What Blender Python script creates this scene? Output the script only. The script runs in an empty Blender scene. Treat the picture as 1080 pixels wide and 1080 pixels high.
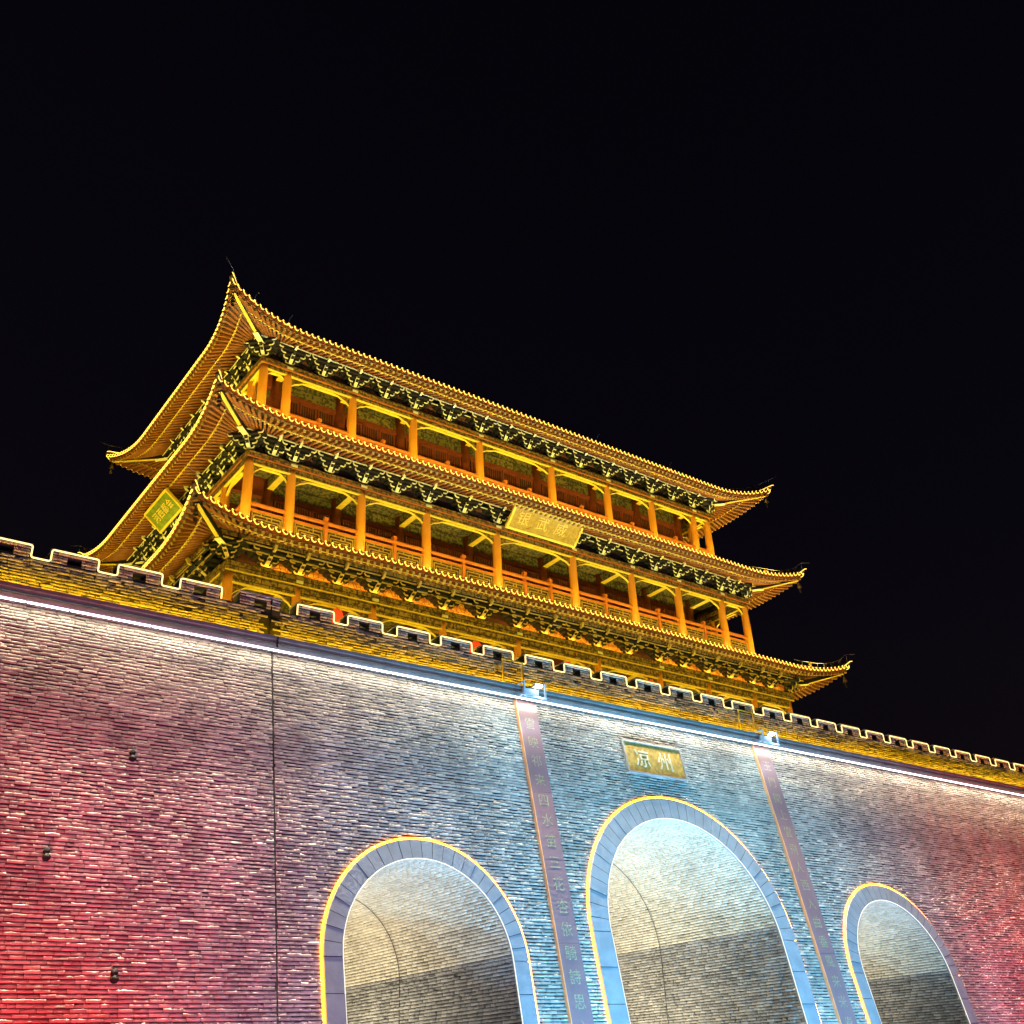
import bpy, math, random
import numpy as np
from mathutils import Matrix, Vector
C = bpy.context.scene.collection
SC = bpy.context.scene
R = math.radians
random.seed(7)
rng = np.random.default_rng(11)
UP = 1.6                      # eye height: the model is laid out with the eye at z = 0 and lifted at the end
G = -UP                       # ground level in that layout

# ------------------------------------------------------------------ camera, sky, exposure
ROT = [[0.8076948372, -0.5878484259, -0.0454233202],
       [-0.2512864918, -0.4129080273, 0.8754210758],
       [-0.5333705550, -0.6956588168, -0.4812220506]]      # camera axes (rows) in world axes
cam_d = bpy.data.cameras.new('camera')
cam = bpy.data.objects.new('camera', cam_d)
C.objects.link(cam)
cam.matrix_world = Matrix(ROT).transposed().to_4x4()
cam_d.sensor_width = 36
cam_d.lens = 36 * 1097.5 / 1080
cam_d.clip_end = 2000
SC.camera = cam
w = bpy.data.worlds.new('World')
SC.world = w
w.use_nodes = True
wn = w.node_tree
sky = wn.nodes.new('ShaderNodeTexSky')
sky.sky_type = 'NISHITA'
sky.sun_disc = False
sky.sun_elevation = R(-3)
sky.sun_rotation = R(150)
bg = wn.nodes['Background']
tint = wn.nodes.new('ShaderNodeMix')
tint.data_type = 'RGBA'
tint.blend_type = 'MULTIPLY'
tint.inputs[0].default_value = 1
wn.links.new(sky.outputs[0], tint.inputs[6])
tint.inputs[7].default_value = (1.2, 0.85, 1.3, 1)
wn.links.new(tint.outputs[2], bg.inputs[0])
bg.inputs[1].default_value = 0.05
SC.view_settings.view_transform = 'Standard'
SC.view_settings.look = 'None'
SC.view_settings.exposure = 0
SC.view_settings.gamma = 1
SC.render.engine = 'CYCLES'
SC.cycles.use_denoising = True
SC.cycles.max_bounces = 6
SC.cycles.diffuse_bounces = 3
SC.cycles.sample_clamp_indirect = 4

XC, YC = 19.6, 28.96          # centre of the tower in plan
BAT = 0.186                   # lean of the wall face


def fy(z):
    return 20 + BAT * (z - 8.5)


# ------------------------------------------------------------------ lamps
def lamp_obj(name, kind, loc, energy, color, aim=None, **kw):
    d = bpy.data.lights.new(name, kind)
    d.energy = energy
    d.color = color
    for k, v in kw.items():
        setattr(d, k, v)
    o = bpy.data.objects.new(name, d)
    C.objects.link(o)
    o.location = loc
    if aim is not None:
        o.rotation_euler = (Vector(aim) - Vector(loc)).to_track_quat('-Z', 'Y').to_euler()
    return o


def strip(name, p0, p1, aim_dir, width, energy, color, spread=180):
    """a long narrow lamp between two points, shining along aim_dir"""
    p0, p1 = Vector(p0), Vector(p1)
    x = (p1 - p0).normalized()
    z = -Vector(aim_dir).normalized()
    z = (z - x * z.dot(x)).normalized()
    y = z.cross(x)
    o = lamp_obj(name, 'AREA', (p0 + p1) / 2, energy, color, shape='RECTANGLE', size=(p1 - p0).length, size_y=width, spread=R(spread))
    o.rotation_euler = Matrix((x, y, z)).transposed().to_euler()
    return o


WARM = (1.0, 0.76, 0.13)
strip('cornice_wash', (-6, 19.70, 8.36), (48, 19.70, 8.36), (0, 0.10, -1), 0.05, 1150, (1.0, 0.90, 0.66))
strip('cornice_downlight', (-6, 19.62, 8.37), (48, 19.62, 8.37), (0, 0.02, -1), 0.04, 420, (1.0, 0.84, 0.56), 50)
strip('cornice_graze', (-6, 19.60, 8.37), (48, 19.60, 8.37), (0, -0.155, -1), 0.04, 1500, (1.0, 0.85, 0.60), 14)
strip('parapet_wash', (-6, 20.03, 8.76), (48, 20.03, 8.76), (0, 0.16, 1), 0.04, 450, (1.0, 0.54, 0.012))
RED, BLUE, VIO = (1.0, 0.055, 0.07), (0.15, 0.56, 1.0), (0.60, 0.40, 0.80)
for nm, x, y, tx, tz, e, col, ang in (
        ('red_flood', 0.5, 14.0, 1.8, 1.2, 1050, RED, 95), ('red_flood', 4.6, 14.2, 4.4, 1.6, 1050, RED, 100),
        ('red_flood', 35.0, 14.0, 34.5, 2.6, 1600, RED, 100), ('red_flood', 41.0, 14.0, 40.0, 2.6, 1200, RED, 100),
        ('violet_flood', 9.3, 12.5, 9.6, 4.5, 1100, VIO, 85), ('violet_flood', 1.0, 9.5, 3.0, 9.2, 700, VIO, 75),
        ('violet_flood', 30.5, 12.5, 30.5, 5.5, 1000, VIO, 95),
        ('blue_flood', 14.3, 14.5, 14.3, 4.0, 1900, BLUE, 95), ('blue_flood', 18.0, 14.5, 17.6, 4.4, 1900, BLUE, 95),
        ('blue_flood', 22.0, 14.5, 22.4, 4.4, 1900, BLUE, 95), ('blue_flood', 26.0, 14.5, 25.2, 4.0, 1300, BLUE, 95),
        ('blue_flood', 19.6, 8.5, 19.6, 9.2, 2400, BLUE, 70)):
    lamp_obj(nm, 'SPOT', (x, y, G + 0.3), e * 1.95, col, (tx, fy(tz), tz), spot_size=R(ang), spot_blend=0.9, shadow_soft_size=0.15)

for x in (3.0, 13.0, 19.6, 26.0, 38.0):  # unseen warm fill spots, added to lift the darks of the wall
    lamp_obj('front_fill', 'SPOT', (x, 3.0, 5.2), 450 if x < 10 or x > 30 else 800, (1.0, 0.86, 0.68), (x, 19.0, 2.5), spot_size=R(60), spot_blend=0.9, shadow_soft_size=0.3)

# ------------------------------------------------------------------ materials


def new_mat(name):
    m = bpy.data.materials.new(name)
    m.use_nodes = True
    nt = m.node_tree
    return m, nt, nt.nodes['Principled BSDF']


def mat(name, col, rough=0.7, var=0.25, scale=6.0, bump=0.0, bscale=40.0, metal=0.0, col2=None, spec=0.3):
    """plain weathered surface: two tones mixed by noise, slight bump"""
    m, nt, b = new_mat(name)
    N, L = nt.nodes, nt.links
    tc = N.new('ShaderNodeTexCoord')
    no = N.new('ShaderNodeTexNoise')
    no.inputs['Scale'].default_value = scale
    no.inputs['Detail'].default_value = 6
    L.new(tc.outputs['Object'], no.inputs['Vector'])
    r = N.new('ShaderNodeValToRGB')
    c2 = col2 or tuple(c * (1 - var) for c in col)
    c1 = col if col2 else tuple(min(1, c * (1 + var)) for c in col)
    r.color_ramp.elements[0].position = 0.35
    r.color_ramp.elements[1].position = 0.65
    r.color_ramp.elements[0].color = (*c2, 1)
    r.color_ramp.elements[1].color = (*c1, 1)
    L.new(no.outputs['Fac'], r.inputs[0])
    L.new(r.outputs[0], b.inputs['Base Color'])
    b.inputs['Roughness'].default_value = rough
    b.inputs['Metallic'].default_value = metal
    b.inputs['Specular IOR Level'].default_value = spec
    if bump:
        n2 = N.new('ShaderNodeTexNoise')
        n2.inputs['Scale'].default_value = bscale
        n2.inputs['Detail'].default_value = 4
        L.new(tc.outputs['Object'], n2.inputs['Vector'])
        bp = N.new('ShaderNodeBump')
        bp.inputs['Strength'].default_value = bump
        bp.inputs['Distance'].default_value = 0.02
        L.new(n2.outputs['Fac'], bp.inputs['Height'])
        L.new(bp.outputs[0], b.inputs['Normal'])
    return m


def glow(name, col, strength):
    m, nt, b = new_mat(name)
    b.inputs['Base Color'].default_value = (0.1, 0.1, 0.1, 1)
    b.inputs['Emission Color'].default_value = (*col, 1)
    b.inputs['Emission Strength'].default_value = strength
    return m


def brick_mat(name, dark, light, bump=0.5, stain=1.0):
    m, nt, b = new_mat(name)
    N, L = nt.nodes, nt.links
    at = N.new('ShaderNodeAttribute')
    at.attribute_name = 'tint'
    tc = N.new('ShaderNodeTexCoord')
    no = N.new('ShaderNodeTexNoise')
    no.inputs['Scale'].default_value = 1.3
    no.inputs['Detail'].default_value = 8
    L.new(tc.outputs['Object'], no.inputs['Vector'])
    ad = N.new('ShaderNodeMath')
    ad.operation = 'MULTIPLY_ADD'
    ad.inputs[1].default_value = 0.9
    L.new(at.outputs['Fac'], ad.inputs[0])
    sb = N.new('ShaderNodeMath')
    sb.operation = 'SUBTRACT'
    sb.inputs[1].default_value = 0.45
    L.new(no.outputs['Fac'], sb.inputs[0])
    L.new(sb.outputs[0], ad.inputs[2])
    r = N.new('ShaderNodeValToRGB')
    r.color_ramp.elements[0].color = (*dark, 1)
    r.color_ramp.elements[1].color = (*light, 1)
    L.new(ad.outputs[0], r.inputs[0])
    st = N.new('ShaderNodeTexNoise')
    st.inputs['Scale'].default_value = 0.55
    st.inputs['Detail'].default_value = 9
    st.inputs['Roughness'].default_value = 0.72
    ms = N.new('ShaderNodeMapping')
    ms.inputs['Scale'].default_value = (1.3, 1.3, 0.6)
    L.new(tc.outputs['Object'], ms.inputs[0])
    L.new(ms.outputs[0], st.inputs['Vector'])
    rs = N.new('ShaderNodeValToRGB')
    rs.color_ramp.elements[0].position = 0.30
    rs.color_ramp.elements[0].color = (1 - .36 * stain, 1 - .38 * stain, 1 - .40 * stain, 1)
    rs.color_ramp.elements[1].position = 0.72
    rs.color_ramp.elements[1].color = (1 + .5 * stain, 1 + .45 * stain, 1 + .34 * stain, 1)
    L.new(st.outputs['Fac'], rs.inputs[0])
    mxs = N.new('ShaderNodeMix')
    mxs.data_type = 'RGBA'
    mxs.blend_type = 'MULTIPLY'
    mxs.inputs[0].default_value = 1
    L.new(r.outputs[0], mxs.inputs[6])
    L.new(rs.outputs[0], mxs.inputs[7])
    L.new(mxs.outputs[2], b.inputs['Base Color'])
    b.inputs['Roughness'].default_value = 0.85
    b.inputs['Specular IOR Level'].default_value = 0.2
    n2 = N.new('ShaderNodeTexNoise')
    n2.inputs['Scale'].default_value = 30
    n2.inputs['Detail'].default_value = 5
    mp = N.new('ShaderNodeMapping')
    mp.inputs['Scale'].default_value = (1, 1, 3)
    L.new(tc.outputs['Object'], mp.inputs[0])
    L.new(mp.outputs[0], n2.inputs['Vector'])
    bp = N.new('ShaderNodeBump')
    bp.inputs['Strength'].default_value = bump
    bp.inputs['Distance'].default_value = 0.03
    L.new(n2.outputs['Fac'], bp.inputs['Height'])
    L.new(bp.outputs[0], b.inputs['Normal'])
    return m


def paint_mat(name, base, motif, line, scale=9.0):
    """painted timber: blocks, scrolls and thin outlines"""
    m, nt, b = new_mat(name)
    N, L = nt.nodes, nt.links
    tc = N.new('ShaderNodeTexCoord')
    v = N.new('ShaderNodeTexVoronoi')
    v.feature = 'DISTANCE_TO_EDGE'
    v.inputs['Scale'].default_value = scale
    L.new(tc.outputs['Object'], v.inputs['Vector'])
    wv = N.new('ShaderNodeTexWave')
    wv.wave_type = 'RINGS'
    wv.inputs['Scale'].default_value = scale * 0.5
    wv.inputs['Distortion'].default_value = 6
    wv.inputs['Detail'].default_value = 3
    L.new(tc.outputs['Object'], wv.inputs['Vector'])
    r1 = N.new('ShaderNodeValToRGB')
    r1.color_ramp.elements[0].position = 0.45
    r1.color_ramp.elements[1].position = 0.6
    r1.color_ramp.elements[0].color = (*base, 1)
    r1.color_ramp.elements[1].color = (*motif, 1)
    L.new(wv.outputs['Fac'], r1.inputs[0])
    r2 = N.new('ShaderNodeValToRGB')
    r2.color_ramp.elements[0].position = 0.03
    r2.color_ramp.elements[1].position = 0.07
    r2.color_ramp.elements[0].color = (1, 1, 1, 1)
    r2.color_ramp.elements[1].color = (0, 0, 0, 1)
    L.new(v.outputs['Distance'], r2.inputs[0])
    mx = N.new('ShaderNodeMix')
    mx.data_type = 'RGBA'
    L.new(r2.outputs[0], mx.inputs[0])
    L.new(r1.outputs[0], mx.inputs[6])
    mx.inputs[7].default_value = (*line, 1)
    L.new(mx.outputs[2], b.inputs['Base Color'])
    b.inputs['Roughness'].default_value = 0.6
    return m


def framed_mat(name, a_, b_, line, bw=1.3, rh=0.42, ms=0.016):
    """painted boards divided into long framed panels"""
    m, nt, b = new_mat(name)
    N, L = nt.nodes, nt.links
    tc = N.new('ShaderNodeTexCoord')
    mp = N.new('ShaderNodeMapping')
    mp.inputs['Rotation'].default_value = (math.pi / 2, 0, 0)
    L.new(tc.outputs['Object'], mp.inputs[0])
    br = N.new('ShaderNodeTexBrick')
    br.inputs['Scale'].default_value = 1.0
    br.inputs['Brick Width'].default_value = bw
    br.inputs['Row Height'].default_value = rh
    br.inputs['Mortar Size'].default_value = ms
    br.inputs['Color1'].default_value = (*a_, 1)
    br.inputs['Color2'].default_value = (*b_, 1)
    br.inputs['Mortar'].default_value = (*line, 1)
    L.new(mp.outputs[0], br.inputs['Vector'])
    no = N.new('ShaderNodeTexNoise')
    no.inputs['Scale'].default_value = 11
    no.inputs['Detail'].default_value = 5
    L.new(tc.outputs['Object'], no.inputs['Vector'])
    r = N.new('ShaderNodeValToRGB')
    r.color_ramp.elements[0].position = 0.44
    r.color_ramp.elements[1].position = 0.54
    r.color_ramp.elements[0].color = (0.28, 0.25, 0.22, 1)
    r.color_ramp.elements[1].color = (1, 1, 1, 1)
    L.new(no.outputs['Fac'], r.inputs[0])
    mx = N.new('ShaderNodeMix')
    mx.data_type = 'RGBA'
    mx.blend_type = 'MULTIPLY'
    mx.inputs[0].default_value = 1
    L.new(br.outputs['Color'], mx.inputs[6])
    L.new(r.outputs[0], mx.inputs[7])
    L.new(mx.outputs[2], b.inputs['Base Color'])
    b.inputs['Roughness'].default_value = 0.65
    return m


M = {
    'brick': brick_mat('grey_brick', (0.32, 0.30, 0.27), (0.47, 0.44, 0.395), 0.8),
    'mortar': mat('dark_mortar', (0.05, 0.045, 0.04), 0.95),
    'vault': brick_mat('cream_vault_brick', (0.40, 0.37, 0.30), (0.54, 0.50, 0.41), 0.35, 0.35),
    'shaded_brick': brick_mat('shaded_tunnel_brick', (0.20, 0.20, 0.20), (0.37, 0.36, 0.34), 0.9, 0.4),  # darker tunnel brick: shade below the light boundary put into the colour
    'stone': mat('grey_ring_stone', (0.20, 0.23, 0.25), 0.7, 0.10, 3, 0.15),
    'cornice': mat('grey_cornice_stone', (0.20, 0.20, 0.19), 0.75, 0.15, 3),
    'paving': mat('paving', (0.14, 0.135, 0.13), 0.85, 0.2, 2, 0.3),
    'asphalt': mat('ground_paving', (0.09, 0.088, 0.085), 0.85, 0.25, 3, 0.3),
    'column': mat('orange_lacquer', (0.66, 0.26, 0.03), 0.42, 0.06, 2, 0, spec=0.4),
    'redwood': mat('red_timber', (0.20, 0.045, 0.018), 0.55, 0.2, 5),
    'darkwood': mat('dark_timber', (0.05, 0.02, 0.012), 0.6, 0.3, 5),
    'orangewood': mat('orange_timber', (0.52, 0.15, 0.03), 0.55, 0.15, 5),
    'gold': mat('gold_paint', (0.78, 0.58, 0.06), 0.4, 0.12, 8),
    'cream': mat('cream_outline', (0.80, 0.78, 0.40), 0.5, 0.06, 8),
    'dougong': mat('dark_green_bracket', (0.020, 0.018, 0.012), 0.6, 0.3, 9, col2=(0.008, 0.008, 0.010)),
    'outline_gold': mat('olive_gold_outline', (0.50, 0.36, 0.08), 0.5, 0.1, 8),
    'dougong_gold': mat('olive_bracket', (0.24, 0.16, 0.04), 0.6, 0.3, 9, col2=(0.05, 0.05, 0.035)),
    'lintel': framed_mat('painted_lintel', (0.36, 0.21, 0.035), (0.24, 0.15, 0.03), (0.10, 0.06, 0.015), 0.34, 0.11, 0.012),
    'beam': framed_mat('painted_gold_beam', (0.40, 0.26, 0.045), (0.27, 0.18, 0.035), (0.07, 0.045, 0.015), 0.46, 0.15, 0.014),
    'panel': paint_mat('painted_bracket_panel', (0.16, 0.05, 0.02), (0.30, 0.13, 0.03), (0.06, 0.03, 0.02), 6),
    'panel_lit': paint_mat('lit_orange_panel', (0.55, 0.22, 0.03), (0.62, 0.36, 0.05), (0.25, 0.08, 0.02), 6),
    'gallery': framed_mat('painted_gallery_wall', (0.24, 0.20, 0.06), (0.14, 0.13, 0.045), (0.05, 0.04, 0.025)),
    'soffit': mat('soffit_board', (0.15, 0.10, 0.025), 0.7, 0.2, 4, col2=(0.12, 0.105, 0.035)),
    'rafter': mat('rafter_timber', (0.23, 0.085, 0.018), 0.6, 0.2, 6),
    'raftend': mat('rafter_end', (0.46, 0.33, 0.08), 0.6, 0.2, 6),
    'tile': mat('grey_glazed_tile', (0.12, 0.075, 0.04), 0.5, 0.3, 9),
    'tile_end': mat('orange_tile_end', (0.36, 0.10, 0.025), 0.5, 0.25, 14),
    'lattice': mat('olive_lattice', (0.34, 0.22, 0.05), 0.6, 0.2, 8),
    'rod': mat('grey_wire', (0.35, 0.33, 0.32), 0.4, 0.1, 8, metal=0.6),
    'bell': mat('bronze_bell', (0.16, 0.11, 0.05), 0.45, 0.2, 8, metal=0.7),
    'plaque': mat('gilded_board', (0.40, 0.29, 0.035), 0.5, 0.2, 10, 0.2, 30),
    'plaque_frame': mat('gilded_frame', (0.80, 0.60, 0.07), 0.4, 0.08, 10),
    'glyph_gold': mat('pale_gold_letter', (0.85, 0.62, 0.16), 0.4, 0.08, 10),
    'plaque_green': mat('green_board', (0.17, 0.24, 0.02), 0.5, 0.25, 6),
    'sign': mat('bronze_sign_plate', (0.36, 0.24, 0.055), 0.5, 0.25, 9, 0.2, 25),
    'sign_frame': mat('grey_sign_frame', (0.30, 0.29, 0.27), 0.6, 0.1, 6),
    'glyph_cream': mat('cream_letter', (0.55, 0.50, 0.34), 0.5, 0.05, 10),
    'couplet': mat('mauve_board', (0.21, 0.125, 0.135), 0.35, 0.08, 1.2, spec=0.5),
    'couplet_edge': mat('copper_edge', (0.72, 0.36, 0.17), 0.4, 0.08, 4),
    'glyph_green': mat('green_gilt_letter', (0.30, 0.27, 0.16), 0.5, 0.3, 30),
    'steel': mat('white_steel', (0.70, 0.72, 0.74), 0.4, 0.05, 6),
    'yellow_steel': mat('yellow_steel', (0.62, 0.46, 0.05), 0.45, 0.08, 6),
    'black': mat('black_plastic', (0.010, 0.010, 0.010), 0.9, 0.1, 6),
    'lantern': None,
}
M['led_eave'] = glow('amber_bead_light', (1.0, 0.56, 0.06), 3.2)
M['led_merlon'] = glow('yellow_rope_light', (1.0, 0.72, 0.26), 2.2)
M['led_arch'] = glow('golden_rope_light', (1.0, 0.34, 0.004), 22.0)
M['led_white'] = glow('white_strip', (0.95, 0.95, 1.0), 7.0)
M['led_yellow'] = glow('yellow_strip', (1.0, 0.68, 0.02), 1.6)
M['led_arch_in'] = glow('cream_rope_light', (1.0, 0.95, 0.80), 1.2)
M['lamp_face'] = glow('cool_lamp_face', (0.80, 0.95, 1.0), 14)
M['lantern'] = glow('lit_red_lantern', (1.0, 0.06, 0.01), 0.9)
M['lantern'].node_tree.nodes['Principled BSDF'].inputs['Base Color'].default_value = (0.6, 0.05, 0.02, 1)

# ------------------------------------------------------------------ mesh helpers
WORLD = {}


class MB:
    """collects faces for ONE mesh object"""

    def __init__(self, *mats):
        self.v, self.f, self.m, self.s = [], [], [], []
        self.mats = list(mats)

    def add(self, verts, faces, mi=0, smooth=False):
        b = len(self.v)
        self.v.extend(tuple(p) for p in verts)
        for f in faces:
            self.f.append([b + i for i in f])
            self.m.append(mi)
            self.s.append(smooth)
        return self

    def box(self, x0, x1, y0, y1, z0, z1, mi=0):
        return self.add([(x, y, z) for x in (x0, x1) for y in (y0, y1) for z in (z0, z1)],
                        [(0, 1, 3, 2), (4, 6, 7, 5), (0, 4, 5, 1), (2, 3, 7, 6), (0, 2, 6, 4), (1, 5, 7, 3)], mi)

    def beam(self, p0, p1, w_, h_, mi=0, up=(0, 0, 1)):
        """square bar from p0 to p1"""
        p0, p1 = Vector(p0), Vector(p1)
        d = (p1 - p0).normalized()
        u = Vector(up)
        s = d.cross(u)
        if s.length < 1e-5:
            s = d.cross(Vector((1, 0, 0)))
        s.normalize()
        t = s.cross(d)
        vs = []
        for p in (p0, p1):
            for a, b in ((-1, -1), (1, -1), (1, 1), (-1, 1)):
                vs.append(p + s * (a * w_ / 2) + t * (b * h_ / 2))
        return self.add(vs, [(0, 1, 2, 3), (7, 6, 5, 4), (0, 4, 5, 1), (1, 5, 6, 2), (2, 6, 7, 3), (3, 7, 4, 0)], mi)

    def tube(self, pts, r, n=6, mi=0, caps=True, smooth=True):
        pts = [Vector(p) for p in pts]
        rs = r if isinstance(r, (list, tuple)) else [r] * len(pts)
        ref = None
        vs = []
        for i, p in enumerate(pts):
            d = (pts[min(i + 1, len(pts) - 1)] - pts[max(i - 1, 0)]).normalized()
            if ref is None:
                ref = d.orthogonal().normalized()
            ref = (ref - d * ref.dot(d))
            ref = ref.normalized() if ref.length > 1e-6 else d.orthogonal().normalized()
            b = d.cross(ref)
            for k in range(n):
                a = 2 * math.pi * k / n
                vs.append(p + (ref * math.cos(a) + b * math.sin(a)) * rs[i])
        fs = []
        for i in range(len(pts) - 1):
            for k in range(n):
                k2 = (k + 1) % n
                fs.append((i * n + k, i * n + k2, (i + 1) * n + k2, (i + 1) * n + k))
        if caps:
            fs.append(tuple(range(n))[::-1])
            fs.append(tuple(range((len(pts) - 1) * n, len(pts) * n)))
        return self.add(vs, fs, mi, smooth)

    def prism(self, poly, y0, y1, mi=0, axis='y', cap=True):
        """poly of (x, z) pulled from y0 to y1"""
        n = len(poly)
        if axis == 'y':
            vs = [(a, y0, b) for a, b in poly] + [(a, y1, b) for a, b in poly]
        else:
            vs = [(y0, a, b) for a, b in poly] + [(y1, a, b) for a, b in poly]
        fs = [(i, (i + 1) % n, n + (i + 1) % n, n + i) for i in range(n)]
        if cap:
            fs += [tuple(range(n))[::-1], tuple(range(n, 2 * n))]
        return self.add(vs, fs, mi)

    def sheet(self, rows, mi=0, smooth=False):
        n = len(rows[0])
        vs = [p for r_ in rows for p in r_]
        fs = [(i * n + k, i * n + k + 1, (i + 1) * n + k + 1, (i + 1) * n + k) for i in range(len(rows) - 1) for k in range(n - 1)]
        return self.add(vs, fs, mi, smooth)

    def sphere(self, c, r, n=10, mi=0, sz=1.0):
        rows = []
        for i in range(n // 2 + 1):
            a = math.pi * i / (n // 2)
            rows.append([(c[0] + r * math.sin(a) * math.cos(2 * math.pi * k / n), c[1] + r * math.sin(a) * math.sin(2 * math.pi * k / n),
                          c[2] + sz * r * math.cos(a)) for k in range(n + 1)])
        return self.sheet(rows, mi, True)

    def mesh(self, name):
        me = bpy.data.meshes.new(name)
        me.from_pydata(self.v, [], self.f)
        for m_ in self.mats:
            me.materials.append(m_)
        me.polygons.foreach_set('material_index', self.m)
        me.polygons.foreach_set('use_smooth', self.s)
        me.update()
        return me


def put(name, me, parent=None, at=(0, 0, 0), rz=0.0, shift=True):
    """link a mesh; vertices are in layout space (shift) or around `at`"""
    o = bpy.data.objects.new(name, me)
    C.objects.link(o)
    at = Vector(at)
    if parent is not None:
        o.parent = parent
        o.location = at - WORLD[parent.name]
    else:
        o.location = at
    o.rotation_euler = (0, 0, rz)
    WORLD[o.name] = at
    return o


def obj(name, mb, parent=None):
    return put(name, mb.mesh(name), parent)


def local(name, mb, parent, at, rz=0.0):
    return put(name, mb.mesh(name), parent, at, rz)


def tag(o, label=None, cat=None, group=None, kind=None):
    for k, v in (('label', label), ('category', cat), ('group', group), ('kind', kind)):
        if v:
            o[k] = v
    return o


def empty(name, loc, label, cat, group=None):
    o = bpy.data.objects.new(name, None)
    C.objects.link(o)
    o.location = loc
    WORLD[o.name] = Vector(loc)
    return tag(o, label, cat, group)


def lettering(name, body, size, extrude, m, parent, origin, xdir, ydir, line=1.0, bold=0.0):
    """flat raised characters: xdir runs along a line of text, ydir up the characters"""
    cu = bpy.data.curves.new(name, 'FONT')
    cu.body = body
    cu.size = size
    cu.extrude = extrude
    cu.offset = bold
    cu.space_line = line
    cu.align_x = 'CENTER'
    cu.align_y = 'CENTER'
    cu.resolution_u = 3
    tmp = bpy.data.objects.new(name, cu)
    C.objects.link(tmp)
    dg = bpy.context.evaluated_depsgraph_get()
    me = bpy.data.meshes.new_from_object(tmp.evaluated_get(dg))
    bpy.data.objects.remove(tmp)
    bpy.data.curves.remove(cu)
    x, y = Vector(xdir).normalized(), Vector(ydir).normalized()
    z = x.cross(y)
    mt = Matrix((x, y, z)).transposed().to_4x4()
    me.transform(mt)
    me.materials.clear()
    me.materials.append(m)
    me.name = name
    return put(name, me, parent, origin)


def bricks(name, ub, mapf, m, parent, at=(0, 0, 0), d0=0.010, dj=0.012, chip=0.022, wob=0.004, back=0.03, seed=1, lean=0.0, even=0.25):
    """laid bricks, each with its own chipped upper edge; ub = rows (u0,u1,v0,v1), mapf(u,v,depth) -> x,y,z"""
    g = np.random.default_rng(seed)
    ub = np.array(ub, float)
    n = len(ub)
    T = np.linspace(0, 1, 4)
    u = ub[:, 0:1] + (ub[:, 1] - ub[:, 0])[:, None] * T
    v0, v1 = ub[:, 2:3], ub[:, 3:4]
    h = v1 - v0
    d = d0 + dj * g.random((n, 1)) ** 1.5 + wob * g.standard_normal((n, 4))
    # some courses and patches are rougher than others
    patch = 0.5 + 0.5 * np.sin(ub[:, 0:1] * 0.9 + 2.3 * np.sin(ub[:, 2:3] * 1.7)) * np.sin(ub[:, 2:3] * 2.1 + 1.2 * np.sin(ub[:, 0:1] * 0.6))
    c = chip * (even + g.random((n, 1)) ** 2 * (0.5 + 1.3 * patch) + 0.35 * g.random((n, 4)))
    c = np.minimum(c, h * 0.6)
    z0 = v0 + 0.003 * g.random((n, 4))
    V = np.stack([z0, z0 + 0 * u, v1 - c, v1 + 0 * u, v1 + 0 * u], -1)
    ov = lean * (h - c)
    D = np.stack([-back + 0 * u, d, d + ov + 0.3 * wob * g.standard_normal((n, 4)), d + ov - 0.9 * c, -back + 0 * u], -1)
    U = np.repeat(u[:, :, None], 5, 2)
    X, Y, Z = mapf(U, V, D)
    co = np.stack([X, Y, Z], -1).reshape(-1, 3).astype(np.float32)
    base = (np.arange(n) * 20)[:, None]
    q = []
    for s in range(3):
        for k in range(4):
            q.append([s * 5 + k, (s + 1) * 5 + k, (s + 1) * 5 + k + 1, s * 5 + k + 1])
    q += [[0, 1, 2, 3], [15, 18, 17, 16]]
    t = [[0, 3, 4], [15, 19, 18]]
    qi = (base[:, :, None] + np.array(q)[None]).reshape(-1)
    ti = (base[:, :, None] + np.array(t)[None]).reshape(-1)
    me = bpy.data.meshes.new(name)
    me.vertices.add(len(co))
    me.vertices.foreach_set('co', co.ravel())
    li = np.concatenate([qi, ti]).astype(np.int32)
    nq, n3 = n * len(q), n * len(t)
    tot = np.concatenate([np.full(nq, 4), np.full(n3, 3)]).astype(np.int32)
    st = np.concatenate([[0], np.cumsum(tot)[:-1]]).astype(np.int32)
    me.loops.add(len(li))
    me.loops.foreach_set('vertex_index', li)
    me.polygons.add(len(tot))
    me.polygons.foreach_set('loop_start', st)
    me.materials.append(m)
    tint = g.random(n)
    at_ = me.attributes.new('tint', 'FLOAT', 'FACE')
    at_.data.foreach_set('value', np.concatenate([np.repeat(tint, len(q)), np.repeat(tint, len(t))]).astype(np.float32))
    me.update(calc_edges=True)
    return put(name, me, parent, at)


# ------------------------------------------------------------------ ground
gb = MB(M['asphalt'])
gb.add([(-400, -400, G), (400, -400, G), (400, 600, G), (-400, 600, G)], [(0, 1, 2, 3)])
tag(obj('ground', gb), kind='structure')

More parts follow.
